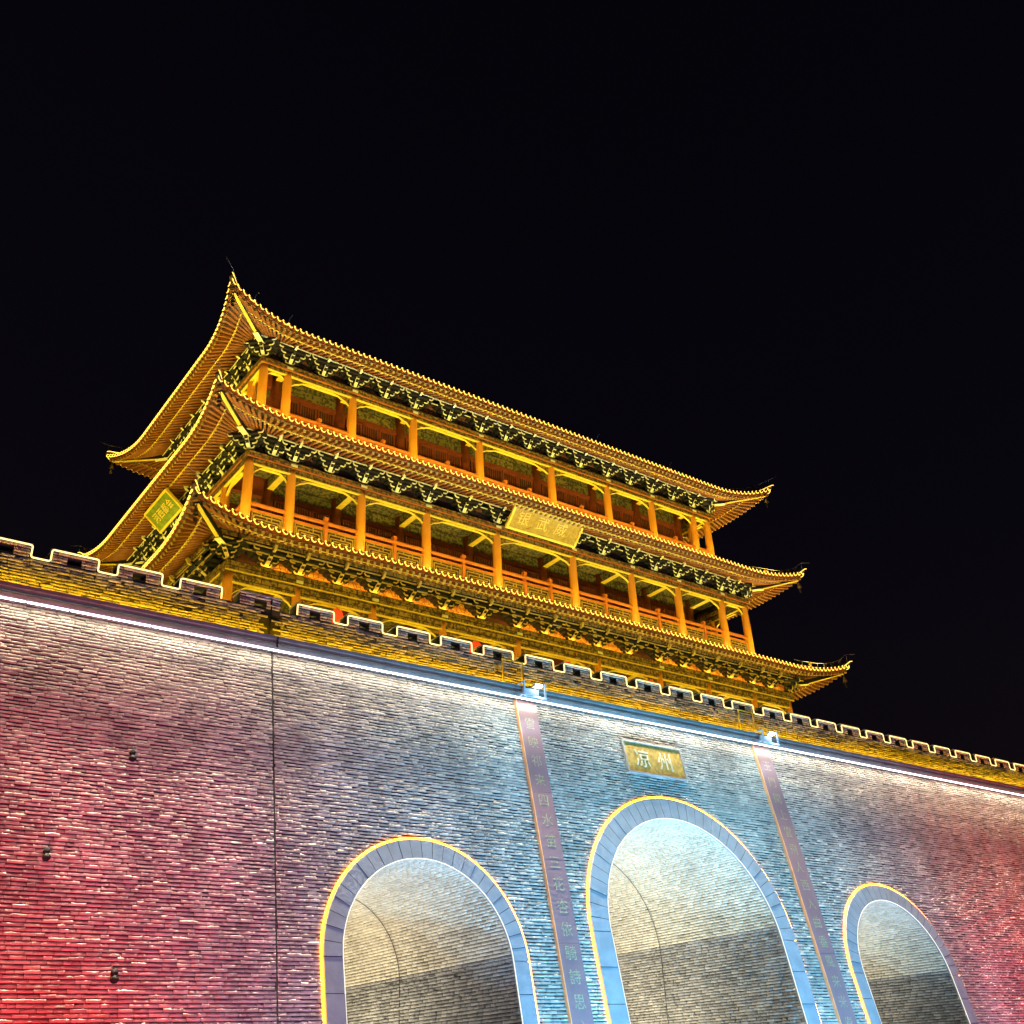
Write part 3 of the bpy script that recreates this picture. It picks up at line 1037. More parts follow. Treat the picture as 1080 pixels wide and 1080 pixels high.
P = 0.20
for si, st in enumerate(ST):
    eave_name = ('lowest', 'middle', 'topmost')[si]
    for k in range(4):
        sd = Side(st, k)
        side_name = ('front', 'right', 'rear', 'left')[k]
        nT = int(2 * (sd.A - .05) / P)
        aa = [(-nT / 2 + i) * P for i in range(nT + 1)]
        # tiled slope
        mb = MB(M['tile'], M['tile_end'])
        grid = [roof_row(sd, a) for a in np.linspace(-sd.A, sd.A, 81)]
        mb.sheet([[p - Vector((0, 0, .06)) for p in r_] for r_ in grid], 0, True)
        for a in aa:
            rw = roof_row(sd, a, 3)
            if (rw[0] - rw[-1]).length < .15:
                continue
            mb.tube(rw, .058, 6, 0, caps=False)
            o, z = sd.eave(a)
            # round end disc
            c = sd.pt(a, o + .015, z)
            s_ = sd.pt(1, 0, 0) - sd.pt(0, 0, 0)
            out = sd.pt(0, 1, 0) - sd.pt(0, 0, 0)
            ring = [c + s_ * (.066 * math.cos(t)) + Vector((0, 0, .066 * math.sin(t))) for t in np.linspace(0, 2 * math.pi, 9)[:-1]]
            mb.add(ring, [tuple(range(8))], 1)
            mb.add(ring + [p - out * .08 for p in ring], [(i, (i + 1) % 8, 8 + (i + 1) % 8, 8 + i) for i in range(8)], 1)
            # drip tile between this end and the next
            a2 = a + P / 2
            if a2 < sd.A - .1:
                o2, z2 = sd.eave(a2)
                mb.add([sd.pt(a2 - .07, o2, z2 - .03), sd.pt(a2 + .07, o2, z2 - .03), sd.pt(a2 + .035, o2 + .02, z2 - .11), sd.pt(a2, o2 + .03, z2 - .14), sd.pt(a2 - .035, o2 + .02, z2 - .11)], [(0, 1, 2, 3, 4)], 1)
        roof = obj('tile_roof', mb, tower)
        # rafters under the eave: square flying rafters at the edge, round ones behind, fanned at the corners
        mb = MB(M['rafter'], M['raftend'], M['soffit'], M['gold'])
        pin = sd.colA + st['po']                     # purlin rectangle
        pout = sd.colO + st['po']

        def inner_a(a):
            f0 = pin - 1.0
            if abs(a) <= f0:
                return a
            return math.copysign(f0 + (abs(a) - f0) * (pin - f0) / (sd.A - f0), a)
        zp = st['pz'] + (.12 if si else .30)
        lo, hi, bd = [], [], []
        na = int(2 * (sd.A - .12) / .2)
        edge_line = []
        for i in range(na + 1):
            a = -sd.A + .12 + i * (2 * (sd.A - .12) / na)
            o, z = sd.eave(a)
            ai = inner_a(a)
            pe = sd.pt(a, o - .05, z - .17)
            pi_ = sd.pt(ai, pout - .05, zp)
            dv = pi_ - pe
            mid = pe + dv * .52
            mb.beam(pe, mid + Vector((0, 0, .03)), .085, .09, 0)
            # pale painted end
            n_ = dv.normalized()
            mb.beam(pe - n_ * .012, pe - n_ * .001, .075, .08, 1)
            mb.tube([pe + dv * .40 + Vector((0, 0, -.06)), pi_ + Vector((0, 0, -.06))], .045, 6, 0)
            mb.tube([pe + dv * .40 + Vector((0, 0, -.06)) - n_ * .012, pe + dv * .40 + Vector((0, 0, -.06)) - n_ * .001], .047, 6, 1)
            edge_line.append(pe + Vector((0, 0, .075)))
        for i in range(len(edge_line) - 1):
            mb.beam(edge_line[i], edge_line[i + 1], .05, .05, 0)
        rows = []
        for a in np.linspace(-sd.A, sd.A, 61):
            o, z = sd.eave(a)
            ai = inner_a(a)
            p0, p1 = sd.pt(a, o - .03, z - .085), sd.pt(ai, pout - .1, zp + .10)
            rows.append([p0, p0 + (p1 - p0) * .5 + Vector((0, 0, .035)), p1])
        mb.sheet(rows, 2)
        # eave board line between the two rafter rows
        bl = []
        for a in np.linspace(-sd.A + .1, sd.A - .1, 61):
            o, z = sd.eave(a)
            pe = sd.pt(a, o - .05, z - .17)
            pi_ = sd.pt(inner_a(a), pout - .05, zp)
            bl.append(pe + (pi_ - pe) * .385 + Vector((0, 0, -.02)))
        for i in range(len(bl) - 1):
            mb.beam(bl[i], bl[i + 1], .03, .05, 3)
        obj('rafter_soffit', mb, tower)
        # bead lights looped under every tile end
        mb = MB(M['led_eave'])
        for a in aa:
            o, z = sd.eave(a)
            pts = []
            for t in np.linspace(-.15 * math.pi, -1.12 * math.pi, 7):
                q = max(-sd.A, min(sd.A, a + .078 * math.cos(t)))
                o2, z2 = sd.eave(q)
                pts.append(sd.pt(q, o2 + .05 + .018 * math.sin(2 * t), z2 + .022 + .088 * math.sin(t)))
            pts.append(sd.pt(max(-sd.A, a - .03), o + .03, z + .06))
            mb.tube(pts, .0125, 5)
        tag(obj('bead_light', mb), f'amber bead light string looping along the {side_name} edge of the {eave_name} eave', 'light string', 'amber light strings along the eaves')
        # purlin and tie boards above the brackets
        mb = MB(M['redwood'], M['cream'], M['dougong'], M['beam'], M['outline_gold'])
        for dz, do, hh, mi in ((0.02, 0.0, .10, 2), (-.10, -.15, .10, 2)):
            pa = pin + do
            mb.beam(sd.pt(-pa, pout - .05 + do, st['pz'] + dz), sd.pt(pa, pout - .05 + do, st['pz'] + dz), .08, hh, mi)
            oo = pout - .05 + do + .046
            mb.beam(sd.pt(-pa, oo, st['pz'] + dz - hh / 2 + .016), sd.pt(pa, oo, st['pz'] + dz - hh / 2 + .016), .016, .040, 1 if si else 4)
        if si == 0:
            mb.beam(sd.pt(-pin, pout, st['pz'] + .19), sd.pt(pin, pout, st['pz'] + .19), .06, .27, 3)
        mb.tube([sd.pt(-pin - .1, pout - .05, st['pz'] + (.11 if si else .33)), sd.pt(pin + .1, pout - .05, st['pz'] + (.11 if si else .33))], .06, 8, 0)
        obj('eave_beam', mb, tower)
        # lintel: flat plate, painted architrave, bright lower edge
        cA, cO = sd.colA, sd.colO
        mb = MB(M['lintel'], M['orangewood'], M['gold'], M['beam'], M['cream'])
        e = .16 if k % 2 == 0 else -.16
        lmat = 3 if si == 0 else 0
        mb.beam(sd.pt(-cA - e, cO, (st['lm'] + st['lt']) / 2 + .01), sd.pt(cA + e, cO, (st['lm'] + st['lt']) / 2 + .01), .34 if si else .40, st['lt'] - st['lm'] - .02, lmat)
        mb.beam(sd.pt(-cA - e, cO + .17, st['lm'] + .01), sd.pt(cA + e, cO + .17, st['lm'] + .01), .022, .035, 1 if si else 2)
        mb.beam(sd.pt(-cA, cO, (st['lb'] + st['lm']) / 2), sd.pt(cA, cO, (st['lb'] + st['lm']) / 2), .22, st['lm'] - st['lb'], lmat)
        mb.beam(sd.pt(-cA, cO, st['lb'] - .002), sd.pt(cA, cO, st['lb'] - .002), .235, .03, 2)
        obj('lintel', mb, tower)
        # bracket backing boards
        mb = MB(M['panel'], M['panel_lit'], M['darkwood'])
        hb = st['pz'] + .05 - st['lt']
        stops = sorted(set([-cA, cA] + ([x for x in (-8.9, -6.6, -4.3, -1.6, 1.6, 4.3, 6.6, 8.9)] if k % 2 == 0 else [-2.9, -.97, .97, 2.9])))
        for i in range(len(stops) - 1):
            a0, a1 = stops[i], stops[i + 1]
            nb = 3 if a1 - a0 > 3 else (2 if a1 - a0 > 1.7 else 1)
            for j in range(nb):
                b0, b1 = a0 + (a1 - a0) * j / nb, a0 + (a1 - a0) * (j + 1) / nb
                if si == 0:
                    mi = 1 if random.random() < .72 else 2  # lit and unlit bays told apart by board colour
                elif si == 1:
                    mi = random.choice((0, 0, 0, 2))
                else:
                    mi = 0
                zt, zb = st['pz'] + .04, st['lt']
                mb.add([sd.pt(b0, cO - .02, zb), sd.pt(b1, cO - .02, zb), sd.pt(b1, cO - .02, zt), sd.pt(b0, cO - .02, zt)], [(0, 1, 2, 3)], mi)
        obj('bracket_panel', mb, tower)

# --- bracket sets


def bracket_mesh(h, out, gold):
    """stepped bracket cluster: local x along the wall, -y outward, z up from the lintel"""
    mb = MB(M['dougong'], M['cream'] if not gold else M['outline_gold'])
    mb.prism([(-.09, .0), (.09, .0), (.12, .05), (.12, .09), (-.12, .09), (-.12, .05)], -.11, .11, 0)
    hw = (.15, .27, .40, .53)
    n = 4
    z0 = .09
    for k in range(n):
        za, zb = z0 + (h - z0) * k / n, z0 + (h - z0) * (k + 1) / n
        yf = -.06 - (out - .02) * (k + .4) / n
        w_ = hw[k]
        c = .045
        poly = [(-w_, zb), (-w_, za + c), (-w_ + c, za), (w_ - c, za), (w_, za + c), (w_, zb)]
        mb.prism(poly, yf, .02, 0)
        inner = 0 if k == 0 else hw[k - 1] - .02
        for sx in (-1, 1):
            # painted outline: along the lower edge of the step and up its end
            seg = [(sx * inner, za), (sx * (w_ - c), za), (sx * w_, za + c), (sx * w_, zb)]
            for (a, b) in zip(seg[:-1], seg[1:]):
                mb.beam((a[0], yf - .004, a[1]), (b[0], yf - .004, b[1]), .034, .030, 1, up=(0, 1, 0))
        # small bearing blocks under the ends of the step
        for sx in (-1, 1):
            mb.prism([(sx * (w_ - .05) - .045, za - .045), (sx * (w_ - .05) + .045, za - .045), (sx * (w_ - .05) + .06, za - .004), (sx * (w_ - .05) - .06, za - .004)], yf + .02, yf + .13, 0)
        # nose stepping outward
        if k:
            mb.prism([(yf + .06, za + .01), (yf - .05, za + .01), (yf - .12, za + (zb - za) * .7), (yf - .09, zb), (yf + .06, zb)], -.045, .045, 0, axis='x')
    # lit side of the noses put in as one pale slanting bar, seen from below
    p0, p1 = Vector((0, -.12, z0 + .0)), Vector((0, -out * .78, h * .70))
    mb.beam(p0, p1, .11, .03, 1)
    mb.prism([(-out - .02, h - .10), (-out - .13, h - .06), (-out - .19, h + .05), (-out - .15, h + .10), (-out - .02, h + .02)], -.035, .035, 1, axis='x')
    return mb


br_me = [bracket_mesh(ST[i]['pz'] - .03 - ST[i]['lt'], ST[i]['po'], i == 0).mesh('eave_bracket') for i in range(3)]
for si, st in enumerate(ST):
    xs_ = [8.9, 7.75, 6.6, 5.45, 4.3, 2.95, 1.6]
    xs_ = sorted([s * x for x in xs_ for s in (-1, 1)] + [-.53, .53])
    if st['col'][0] > 10.5:
        xs_ = [-9.85] + xs_ + [9.85]
    elif st['col'][0] > 10:
        xs_ = [-9.55] + xs_ + [9.55]
    ys_ = [-2.9, -1.94, -.97, 0, .97, 1.94, 2.9]
    if st['col'][1] > 5:
        ys_ = [-4.13] + ys_ + [4.13]
    elif st['col'][1] > 4:
        ys_ = [-3.75] + ys_ + [3.75]
    sides = [Side(st, k) for k in range(4)]
    spots = [(sides[0].pt(x, st['col'][1], st['lt']), 0) for x in xs_]
    spots += [(sides[3].pt(-y, st['col'][0], st['lt']), -math.pi / 2) for y in ys_]
    spots += [(sides[1].pt(y, st['col'][0], st['lt']), math.pi / 2) for y in ys_[:5]]
    for sx in (-1, 1):
        spots.append((Vector((XC + sx * st['col'][0], YC - st['col'][1], st['lt'])), sx * math.pi / 4))
    for p, a in spots:
        put('eave_bracket', br_me[si], tower, p, a)

# --- hip ridges, corner beams, wires, bells
for si, st in enumerate(ST):
    sides = [Side(st, k) for k in range(4)]
    for cx_, cy_, nm in ((-1, -1, 'left'), (1, -1, 'right'), (-1, 1, 'rear left'), (1, 1, 'rear right')):
        tip = Vector((XC + cx_ * st['A'], YC + cy_ * (st['B'] + st['fl']), st['z'] + st['ri']))
        if st['inn']:
            inn = Vector((XC + cx_ * st['inn'][0], YC + cy_ * st['inn'][1], st['inn'][2]))
        else:
            inn = Vector((XC + cx_ * 6.4, YC, 23.9))
        d = tip - inn
        sd = sides[0 if cy_ < 0 else 2]
        pts = []
        for t in np.linspace(0, 1, 13):
            p = inn + d * t
            pts.append(Vector((p.x, p.y, hipz(st, t) + .08)))
        pts.append(tip + Vector((d.x, d.y, 0)).normalized() * .08 + Vector((0, 0, .11)))
        mb = MB(M['tile'], M['tile_end'])
        mb.tube(pts, [.10] * 12 + [.085, .05], 8, 0)
        mb.tube([p + Vector((0, 0, .12)) for p in pts[:-2]], .055, 6, 0)
        hip = obj('hip_ridge', mb, tower)
        for q in range(4):
            b = pts[-3 - q if q < 3 else -7] + Vector((0, 0, .16))
            mb = MB(M['tile'])
            mb.sphere((0, 0, .07), .055, 8, 0, 1.5)
            mb.sphere((cx_ * .05, cy_ * .03, .17), .04, 8)
            mb.tube([(-cx_ * .04, 0, .04), (-cx_ * .10, 0, .16)], [.02, .008], 5)
            mb.box(-.05, .05, -.03, .03, -.08, .03)
            local('ridge_beast', mb, hip, b)
        # bead lights along the hip near the tip
        mb = MB(M['led_eave'])
        mb.tube([p + Vector((0, -.115, .03)) for p in pts[7 if si < 2 else 10:]], .014, 5)
        tag(obj('ridge_light', mb), f'short amber light string up the {nm} hip of the {("lowest", "middle", "topmost")[si]} roof', 'light string', 'amber light strings up the roof hips')
        # corner beam under the tip
        mb = MB(M['dougong'], M['cream'], M['gold'])
        ci = Vector((XC + cx_ * (st['col'][0] - .2), YC + cy_ * (st['col'][1] - .2), st['pz'] - .02))
        p_mid = Vector((XC + cx_ * (st['col'][0] + .62), YC + cy_ * (st['col'][1] + .62), st['pz'] - .05))
        te = tip + Vector((-cx_ * .16, -cy_ * .16, -.22))
        mb.beam(ci, p_mid, .16, .16, 0)
        mb.beam(p_mid + Vector((0, 0, .02)), te, .15, .13, 0)
        mb.beam(p_mid + Vector((0, 0, -.052)), te + Vector((0, 0, -.072)), .10, .016, 2)
        mb.beam(ci + Vector((0, 0, -.088)), p_mid + Vector((0, 0, -.088)), .17, .016, 1)
        obj('hip_beam', mb, tower)
        # thin conductor wire over the tip
        mb = MB(M['rod'])
        wp = [p + Vector((0, 0, .34)) for p in pts[5:-1]]
        end = tip + Vector((cx_ * .30, cy_ * .18, .62 if si == 2 else .45))
        mb.tube(wp + [end], .008, 4)
        for p in wp[1::2]:
            mb.tube([p - Vector((0, 0, .3)), p], .007, 4)
        obj('conductor_wire', mb, tower)
        # wind bell hanging from the corner beam
        mb = MB(M['bell'])
        zt = te.z - .08
        prof = [(.012, 0), (.012, -.10), (.04, -.12), (.06, -.20), (.085, -.30), (.07, -.30)]
        rows = [[(r_ * math.cos(a), r_ * math.sin(a), z_) for a in np.linspace(0, 2 * math.pi, 11)] for r_, z_ in prof]
        mb.sheet(rows, 0, True)
        mb.tube([(0, 0, -.2), (0, 0, -.40)], .008, 4)
        mb.box(-.05, .05, -.004, .004, -.50, -.40)
        o = put('wind_bell', mb.mesh('wind_bell'), None, (te.x, te.y, zt))
        tag(o, f'small bronze wind bell under the {nm} tip of the {("lowest", "middle", "topmost")[si]} eave', 'wind bell', 'wind bells under the eave tips')
# top ridge
mb = MB(M['tile'], M['tile_end'])
mb.box(XC - 6.5, XC + 6.5, YC - .14, YC + .14, 23.75, 24.25)
obj('main_ridge', mb, tower)
# thin line along the top eave and small hooked rods
mb = MB(M['rod'])
sd = Side(ST[2], 0)
mb.tube([sd.pt(a, sd.eave(a)[0] - .42, sd.eave(a)[1] + .42) for a in np.linspace(-11.2, 11.2, 60)], .008, 4)
obj('conductor_wire', mb, tower)
for x in (8.75, 9.95, 22.3, 26.0):
    a = x - XC
    o, z = sd.eave(a)
    mb = MB(M['rod'], M['led_eave'])
    b = sd.pt(a, o - .12, z + .03)
    mb.tube([b, b + Vector((.02, 0, .16)), b + Vector((.06, -.02, .34)), b + Vector((.13, -.04, .46))], .012, 5, 0)
    mb.sphere(b + Vector((.02, 0, .10)), .035, 8, 1)
    mb.sphere(b + Vector((.13, -.04, .47)), .02, 6, 0)
    obj('roof_rod', mb, tower)

# --- columns
for si, st in enumerate(ST):
    h = st['lm'] - st['foot'] - .02
    mb = MB(M['column'], M['cornice'])
    mb.tube([(0, 0, 0), (0, 0, h * .5), (0, 0, h * .92), (0, 0, h)], [.152, .148, .136, .130], 14, 0)
    mb.tube([(0, 0, -.02), (0, 0, .06)], [.24, .22], 14, 1)
    cm = mb.mesh('column')
    cx_, cy_ = st['col']
    spots = set()
    for x in (cx_, 8.9, 6.6, 4.3, 1.6):
        for s in (-1, 1):
            spots.add((s * x, -cy_))
            spots.add((s * x, cy_))
    for y in (2.9, .97):
        for s in (-1, 1):
            spots.add((cx_, s * y))
            spots.add((-cx_, s * y))
    for x, y in sorted(spots):
        put('column', cm, tower, (XC + x, YC + y, st['foot']))
    # caps over the front columns: small pale block on the flat plate
    mb = MB(M['cream'])
    mb.box(-.10, .10, -.013, 0, 0, .08)
    pm = mb.mesh('plate_cap')
    for x in (-8.9, -6.6, -4.3, -1.6, 1.6, 4.3, 6.6, 8.9):
        put('plate_cap', pm, tower, (XC + x, YC - cy_ - .172 - (.03 if si == 0 else 0), st['lm'] + .05))
    # curved corbels under the lintel in every bay
    ccache = {}
    for k in (0, 3, 1):
        sd = Side(st, k)
        stops = sorted([-sd.colA, sd.colA] + ([x for x in (-8.9, -6.6, -4.3, -1.6, 1.6, 4.3, 6.6, 8.9)] if k == 0 else [-2.9, -.97, .97, 2.9]))
        for i in range(len(stops) - 1):
            a0, a1 = stops[i] + .13, stops[i + 1] - .13
            L_ = a1 - a0
            dep = min(.26, L_ * .22)
            mb = MB(M['lintel'], M['gold'])
            n = 16
            top = []
            low = []
            for j in range(n + 1):
                t = j / n
                c = min(1, abs(t - .5) * 2)
                kk = max(0, (c - .42) / .58)
                low.append(-.03 - dep * kk ** 1.7 - .012 * math.cos(kk * 12) * (kk > 0))
            zt = st['lb'] - .017
            for j in range(n):
                q0, q1 = a0 + L_ * j / n, a0 + L_ * (j + 1) / n
                l0, l1 = zt + low[j], zt + low[j + 1]
                for oo, fl_ in ((sd.colO + .035, 1), (sd.colO - .035, 0)):
                    mb.add([sd.pt(q0, oo, zt), sd.pt(q1, oo, zt), sd.pt(q1, oo, l1), sd.pt(q0, oo, l0)], [(0, 1, 2, 3)], 0)
                mb.add([sd.pt(q0, sd.colO + .04, l0), sd.pt(q1, sd.colO + .04, l1), sd.pt(q1, sd.colO - .035, l1), sd.pt(q0, sd.colO - .035, l0)], [(0, 1, 2, 3)], 1)
                mb.add([sd.pt(q0, sd.colO + .04, l0), sd.pt(q1, sd.colO + .04, l1), sd.pt(q1, sd.colO + .04, l1 + .022), sd.pt(q0, sd.colO + .04, l0 + .022)], [(0, 1, 2, 3)], 1)
            obj('corbel', mb, tower)

# --- core walls, gallery ceilings, doors, railings
for si, st in enumerate(ST):
    x0, x1, y0, y1 = XC - COREX, XC + COREX, YC - COREY, YC + COREY
    zt = st['lt'] + .30
    zb = st['foot']
    mb = MB(M['gallery'], M['redwood'], M['darkwood'], M['column'])
    zm = (10.9, 15.93, 19.72)[si]
    mb.box(x0, x1, y0, y1, zm, zt, 0)
    mb.box(x0 + .01, x1 - .01, y0 + .01, y1 - .01, zb, zm, 2 if si == 1 else 1)
    for x in (-8.9, -6.6, -4.3, -1.6, 1.6, 4.3, 6.6, 8.9):
        mb.tube([(XC + x, y0, zb), (XC + x, y0, zt)], .17, 10, 1)
        mb.tube([(XC + x, y1, zb), (XC + x, y1, zt)], .17, 10, 1)
    for y in (-.97, .97):
        mb.tube([(x0, YC + y, zb), (x0, YC + y, zt)], .17, 10, 1)
        mb.tube([(x1, YC + y, zb), (x1, YC + y, zt)], .17, 10, 1)
    mb.box(x0 - .05, x1 + .05, y0 - .06, y0 - .012, zm - .08, zm + .06, 1)
    mb.box(x0 - .06, x0 - .012, y0 - .05, y1 + .05, zm - .08, zm + .06, 1)
    core = obj('core_wall', mb, tower)
    # lattice doors and painted panels in each bay of the front
    bays = [(-8.9, -6.6), (-6.6, -4.3), (-4.3, -1.6), (-1.6, 1.6), (1.6, 4.3), (4.3, 6.6), (6.6, 8.9)]
    for a, b in bays:
        mb = MB(M['redwood'], M['orangewood'], M['darkwood'])
        a_, b_ = XC + a + .2, XC + b - .2
        nd = 4 if b - a > 2.6 else 3
        wd = (b_ - a_) / nd
        for i in range(nd):
            xa, xb = a_ + i * wd + .02, a_ + (i + 1) * wd - .02
            mi = 0
            mb.box(xa, xb, y0 - .03, y0 - .003, zb + .1, zm - .1, 2)
            for q in (xa, xb - .05):
                mb.box(q, q + .05, y0 - .055, y0 - .031, zb + .1, zm - .1, mi)
            for q in (zb + .1, zb + (zm - zb) * .45, zm - .16):
                mb.box(xa + .05, xb - .05, y0 - .05, y0 - .031, q, q + .05, mi)
            for q in np.linspace(xa + .05, xb - .05, 7)[1:-1]:
                mb.box(q - .008, q + .008, y0 - .045, y0 - .031, zb + (zm - zb) * .45 + .05, zm - .16, mi)
        obj('lattice_door', mb, core)
    # gallery ceiling with cross beams
    mb = MB(M['gallery'], M['redwood'], M['gold'])
    cx_, cy_ = st['col']
    zc = st['lt'] + .30
    mb.box(XC - cx_ + .1, XC + cx_ - .1, YC - cy_ + .12, y0 - .002, zc, zc + .04, 0)
    mb.box(XC - cx_ + .12, x0 - .002, y0 - .0, YC + cy_ - .1, zc + .003, zc + .043, 0)
    mb.box(x1 + .002, XC + cx_ - .12, y0 - .0, YC + cy_ - .1, zc + .003, zc + .043, 0)
    for x in (-8.9, -6.6, -4.3, -1.6, 1.6, 4.3, 6.6, 8.9):
        mb.box(XC + x - .09, XC + x + .09, YC - cy_ + .13, y0 - .17, st['lt'] - .06, zc - .002, 0 if si == 1 else 1)
        mb.box(XC + x - .10, XC + x + .10, YC - cy_ + .13, y0 - .17, st['lt'] - .08, st['lt'] - .06, 2)
    for y in (-2.9, -.97, .97, 2.9):
        mb.box(XC - cx_ + .13, x0 - .17, YC + y - .09, YC + y + .09, st['lb'] + .02, zc - .004, 1)
    obj('gallery_ceiling', mb, tower)
    if si:
        mb = MB(M['darkwood'])
        mb.box(XC - cx_ - .15, XC + cx_ + .15, YC - cy_ - .15, YC + cy_ + .15, st['foot'] - .12, st['foot'])
        obj('gallery_floor', mb, tower)

RAIL = {1: (14.52, 14.30, 13.70), 2: (18.42, 18.26, 17.80)}
for si in (1, 2):
    st = ST[si]
    zt, zp, zl = RAIL[si]
    for k in (0, 3, 1):
        sd = Side(st, k)
        stops = sorted([-sd.colA, sd.colA] + ([x for x in (-8.9, -6.6, -4.3, -1.6, 1.6, 4.3, 6.6, 8.9)] if k == 0 else [-2.9, -.97, .97, 2.9]))
        rail = MB(M['orangewood'], M['column'])
        rail.tube([sd.pt(-sd.colA, sd.colO + .02, zt), sd.pt(sd.colA, sd.colO + .02, zt)], .062, 8, 0)
        rail.beam(sd.pt(-sd.colA, sd.colO + .02, zp + .02), sd.pt(sd.colA, sd.colO + .02, zp + .02), .06, .07, 0)
        rail.beam(sd.pt(-sd.colA, sd.colO + .02, zl), sd.pt(sd.colA, sd.colO + .02, zl), .06, .07, 0)
        ro_ = obj('railing', rail, tower)
        for i in range(len(stops) - 1):
            nb = 3 if stops[i + 1] - stops[i] > 3 else (2 if stops[i + 1] - stops[i] > 1.7 else 1)
            for j in range(nb):
                b0 = stops[i] + (stops[i + 1] - stops[i]) * j / nb
                b1 = stops[i] + (stops[i + 1] - stops[i]) * (j + 1) / nb
                if j:
                    mb = MB(M['orangewood'])
                    mb.beam(sd.pt(b0, sd.colO + .02, zl - .2), sd.pt(b0, sd.colO + .02, zt + .10), .10, .10, up=(1, 0, 0))
                    mb.beam(sd.pt(b0, sd.colO + .02, zt + .10), sd.pt(b0, sd.colO + .02, zt + .18), .13, .13, up=(1, 0, 0))
                    obj('rail_post', mb, ro_)
                if si == 1:
                    mb = MB(M['lattice'], M['darkwood'])
                    a0, a1 = b0 + (.07 if j else .20), b1 - (.07 if j < nb - 1 else .20)
                    o_ = sd.colO + .02
                    mb.beam(sd.pt(a0, o_ - .03, (zl + zp) / 2 + .01), sd.pt(a1, o_ - .03, (zl + zp) / 2 + .01), .008, zp - zl - .06, 1)
                    W_, H_ = a1 - a0, zp - zl - .07
                    zz0 = zl + .045
                    for f in (0, .16, .36, .5, .64, .84, 1):
                        s0, s1 = (0, 1) if f in (0, 1) else ((.06, .94) if f in (.16, .84) else (.13, .87))
                        if f == .5:
                            s0, s1 = .22, .78
                        mb.beam(sd.pt(a0 + W_ * s0, o_, zz0 + H_ * f), sd.pt(a0 + W_ * s1, o_, zz0 + H_ * f), .03, .026, 0)
                    for f, t0, t1 in ((0, 0, 1), (1, 0, 1), (.06, .16, .84), (.94, .16, .84), (.13, .36, .64), (.87, .36, .64), (.35, 0, .36), (.65, .64, 1), (.5, .16, .36), (.5, .64, .84), (.3, .84, 1), (.7, 0, .16)):
                        mb.beam(sd.pt(a0 + W_ * f, o_, zz0 + H_ * t0), sd.pt(a0 + W_ * f, o_, zz0 + H_ * t1), .026, .03, 0)
                    obj('lattice_panel', mb, ro_)

# ------------------------------------------------------------------ tower lamps: rows on the lower roofs wash the storey above
def ring_lamps(name, hx, hy, z, e, out, zd=1.0):
    for a, b, d in (((-hx, -hy), (hx, -hy), (0, out, zd)), ((-hx, -hy), (-hx, hy), (out, 0, zd)), ((hx, -hy), (hx, hy), (-out, 0, zd))):
        p0, p1 = (XC + a[0], YC + a[1], z), (XC + b[0], YC + b[1], z)
        L_ = math.dist(p0, p1)
        strip(name, p0, p1, d, .10, e * L_, WARM)


ring_lamps('terrace_lamp', 13.1, 7.8, 8.85, 30, .35)
ring_lamps('roof_lamp', 11.9, 6.40, 12.98, 36, .30)
ring_lamps('roof_lamp', 11.3, 5.50, 17.05, 38, .30)
strip('gallery_lamp', (XC - 9.5, YC - 3.5, 13.7), (XC + 9.5, YC - 3.5, 13.7), (0, .3, 1), .06, 110, (1, .72, .2))
strip('gallery_lamp', (XC - 9.3, YC - 3.35, 17.75), (XC + 9.3, YC - 3.35, 17.75), (0, .45, 1), .06, 85, (1, .72, .2))
strip('terrace_lamp', (XC - 10, YC - 4.2, 8.9), (XC + 10, YC - 4.2, 8.9), (0, -.1, 1), .06, 160, WARM)

for si, (hx, oy, zl, e) in ((1, (0, 5.35, 13.35, 34)), (2, (0, 4.5, 17.42, 30))):
    cx_, cy_ = ST[si]['col']
    for x in (cx_, 8.9, 6.6, 4.3, 1.6):
        for sx in (-1, 1):
            lamp_obj('column_lamp', 'SPOT', (XC + sx * x - .25, YC - oy, zl), e, WARM, (XC + sx * x + .02, YC - cy_, zl + 1.1), spot_size=R(95), spot_blend=.9, shadow_soft_size=.05)
    for y in (-2.9, -.97, .97):
        lamp_obj('column_lamp', 'SPOT', (XC - cx_ - .75, YC + y - .2, zl), e, WARM, (XC - cx_, YC + y, zl + 1.1), spot_size=R(95), spot_blend=.9, shadow_soft_size=.05)
strip('bracket_lamp', (XC - 10.6, YC - 5.36 - .17, 12.17), (XC + 10.6, YC - 5.36 - .17, 12.17), (0, 1, .8), .03, 90, (1, .55, .08))

# ------------------------------------------------------------------ name boards
t = empty('name_board', (XC, 23.8, 16.0), 'wide gilded name board with three characters tilted forward under the middle eave', 'name board', 'gilded boards under the middle eave')
pt_, pb_ = Vector((XC, 23.44, 16.60)), Vector((XC, 24.08, 15.99))
yd = (pt_ - pb_).normalized()
ctr = (pt_ + pb_) / 2
H_, W_ = (pt_ - pb_).length, 2.92
nrm = Vector((1, 0, 0)).cross(yd)


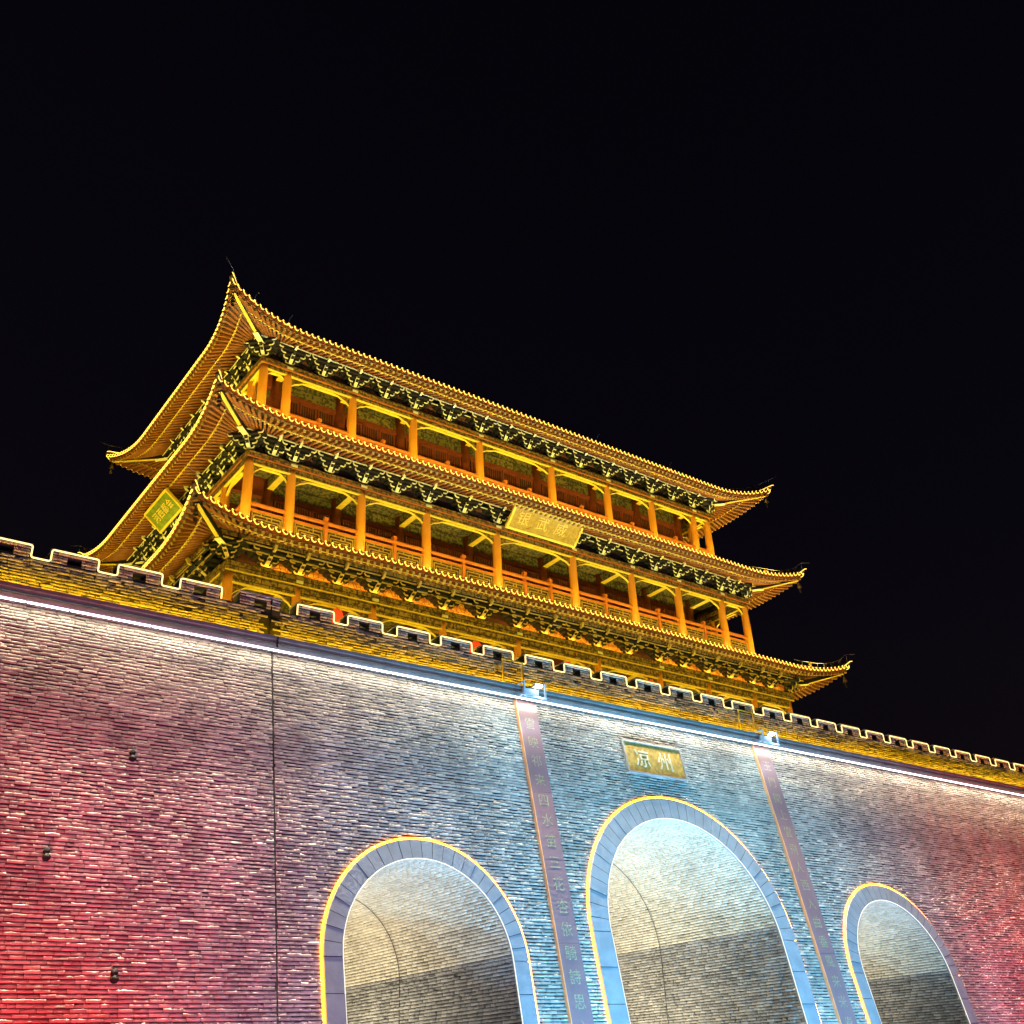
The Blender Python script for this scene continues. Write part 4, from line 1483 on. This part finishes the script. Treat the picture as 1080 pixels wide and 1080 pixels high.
def board(t, ctr, xd, yd, W_, H_, mp, mf, fw):
    nrm = xd.cross(yd)
    mb = MB(mp)
    c = [ctr + xd * (sx * (W_ / 2 - fw * .6)) + yd * (sy * (H_ / 2 - fw * .6)) for sx, sy in ((-1, -1), (1, -1), (1, 1), (-1, 1))]
    mb.add([p + nrm * .01 for p in c] + [p - nrm * .03 for p in c], [(0, 1, 2, 3), (7, 6, 5, 4), (0, 4, 5, 1), (1, 5, 6, 2), (2, 6, 7, 3), (3, 7, 4, 0)])
    obj('panel', mb, t)
    mb = MB(mf)
    for sy in (-1, 1):
        mb.beam(ctr + yd * (sy * (H_ / 2 - fw / 2)) - xd * (W_ / 2), ctr + yd * (sy * (H_ / 2 - fw / 2)) + xd * (W_ / 2), .09, fw, up=yd)
    for sx in (-1, 1):
        mb.beam(ctr + xd * (sx * (W_ / 2 - fw / 2)) - yd * (H_ / 2 - fw), ctr + xd * (sx * (W_ / 2 - fw / 2)) + yd * (H_ / 2 - fw), .09, fw, up=xd)
    obj('frame', mb, t)
    return nrm


nrm = board(t, ctr, Vector((1, 0, 0)), yd, W_, H_, M['plaque'], M['plaque_frame'], .085)
for ch, dx in (('银', -.92), ('武', -.14), ('威', .62)):
    lettering('character', ch, .50, .006, M['glyph_gold'], t, ctr + nrm * .018 + Vector((dx, 0, 0)), (1, 0, 0), yd, bold=-.004)
mb = MB(M['orangewood'])
for x in (-.75, .75):
    mb.tube([ctr + Vector((x, .1, -.28)), ctr + Vector((x - .12, -.28, -.42))], .012, 5)
obj('hook', mb, t)

pt_, pb_ = Vector((8.22, YC, 16.40)), Vector((8.84, YC, 15.88))
t = empty('name_board', (8.6, YC, 15.9), 'small green name board in a gilt frame under the left side of the middle eave', 'name board', 'gilded boards under the middle eave')
yd = (pt_ - pb_).normalized()
ctr = (pt_ + pb_) / 2
xd = Vector((0, -1, 0))
nrm = board(t, ctr, xd, yd, 1.92, (pt_ - pb_).length, M['plaque_green'], M['plaque_frame'], .07)
for i, ch in enumerate('河西都会'):
    lettering('character', ch, .34, .005, M['glyph_gold'], t, ctr + nrm * .016 + xd * (.37 * (i - 1.5)), xd, yd)

# ------------------------------------------------------------------ lanterns in the ground storey
def lantern(x, z, lb, r_=.19):
    t = empty('lantern', (x, 23.4, z), lb, 'lantern', 'red lanterns hung under the lowest beam')
    mb = MB(M['lantern'])
    rows = []
    for i in range(11):
        a = math.pi * (.12 + .76 * i / 10)
        rows.append([(r_ * math.sin(a) * math.cos(b) * (1 + .02 * (j % 2)), r_ * math.sin(a) * math.sin(b) * (1 + .02 * (j % 2)), 1.5 * r_ * math.cos(a)) for j, b in enumerate(np.linspace(0, 2 * math.pi, 25))])
    mb.sheet(rows, 0, True)
    local('shade', mb, t, (x, 23.4, z))
    mb = MB(M['gold'])
    for s in (-1, 1):
        mb.tube([(0, 0, s * 1.36 * r_), (0, 0, s * 1.50 * r_)], .08, 12)
    mb.tube([(0, 0, 1.5 * r_), (0, 0, max(1.6 * r_, 11.58 - z))], .006, 4)
    local('cap', mb, t, (x, 23.4, z))
    mb = MB(M['lantern'])
    mb.tube([(0, 0, -1.5 * r_), (0, 0, -1.5 * r_ - .22)], [.02, .045], 8)
    local('tassel', mb, t, (x, 23.4, z))


lantern(11.82, 11.16, 'lit red lantern seen in a parapet gap under the left part of the tower')
lantern(16.35, 11.12, 'lit red lantern seen in a parapet gap left of the middle arch crown')
lantern(19.75, 11.12, 'lit red lantern under the middle bay, nearly behind a merlon')
lantern(23.3, 11.12, 'lit red lantern seen near the right couplet lamp bracket')

# ------------------------------------------------------------------ lift everything so that the ground is z = 0
for o in C.objects:
    if o.parent is None:
        o.location.z += UP
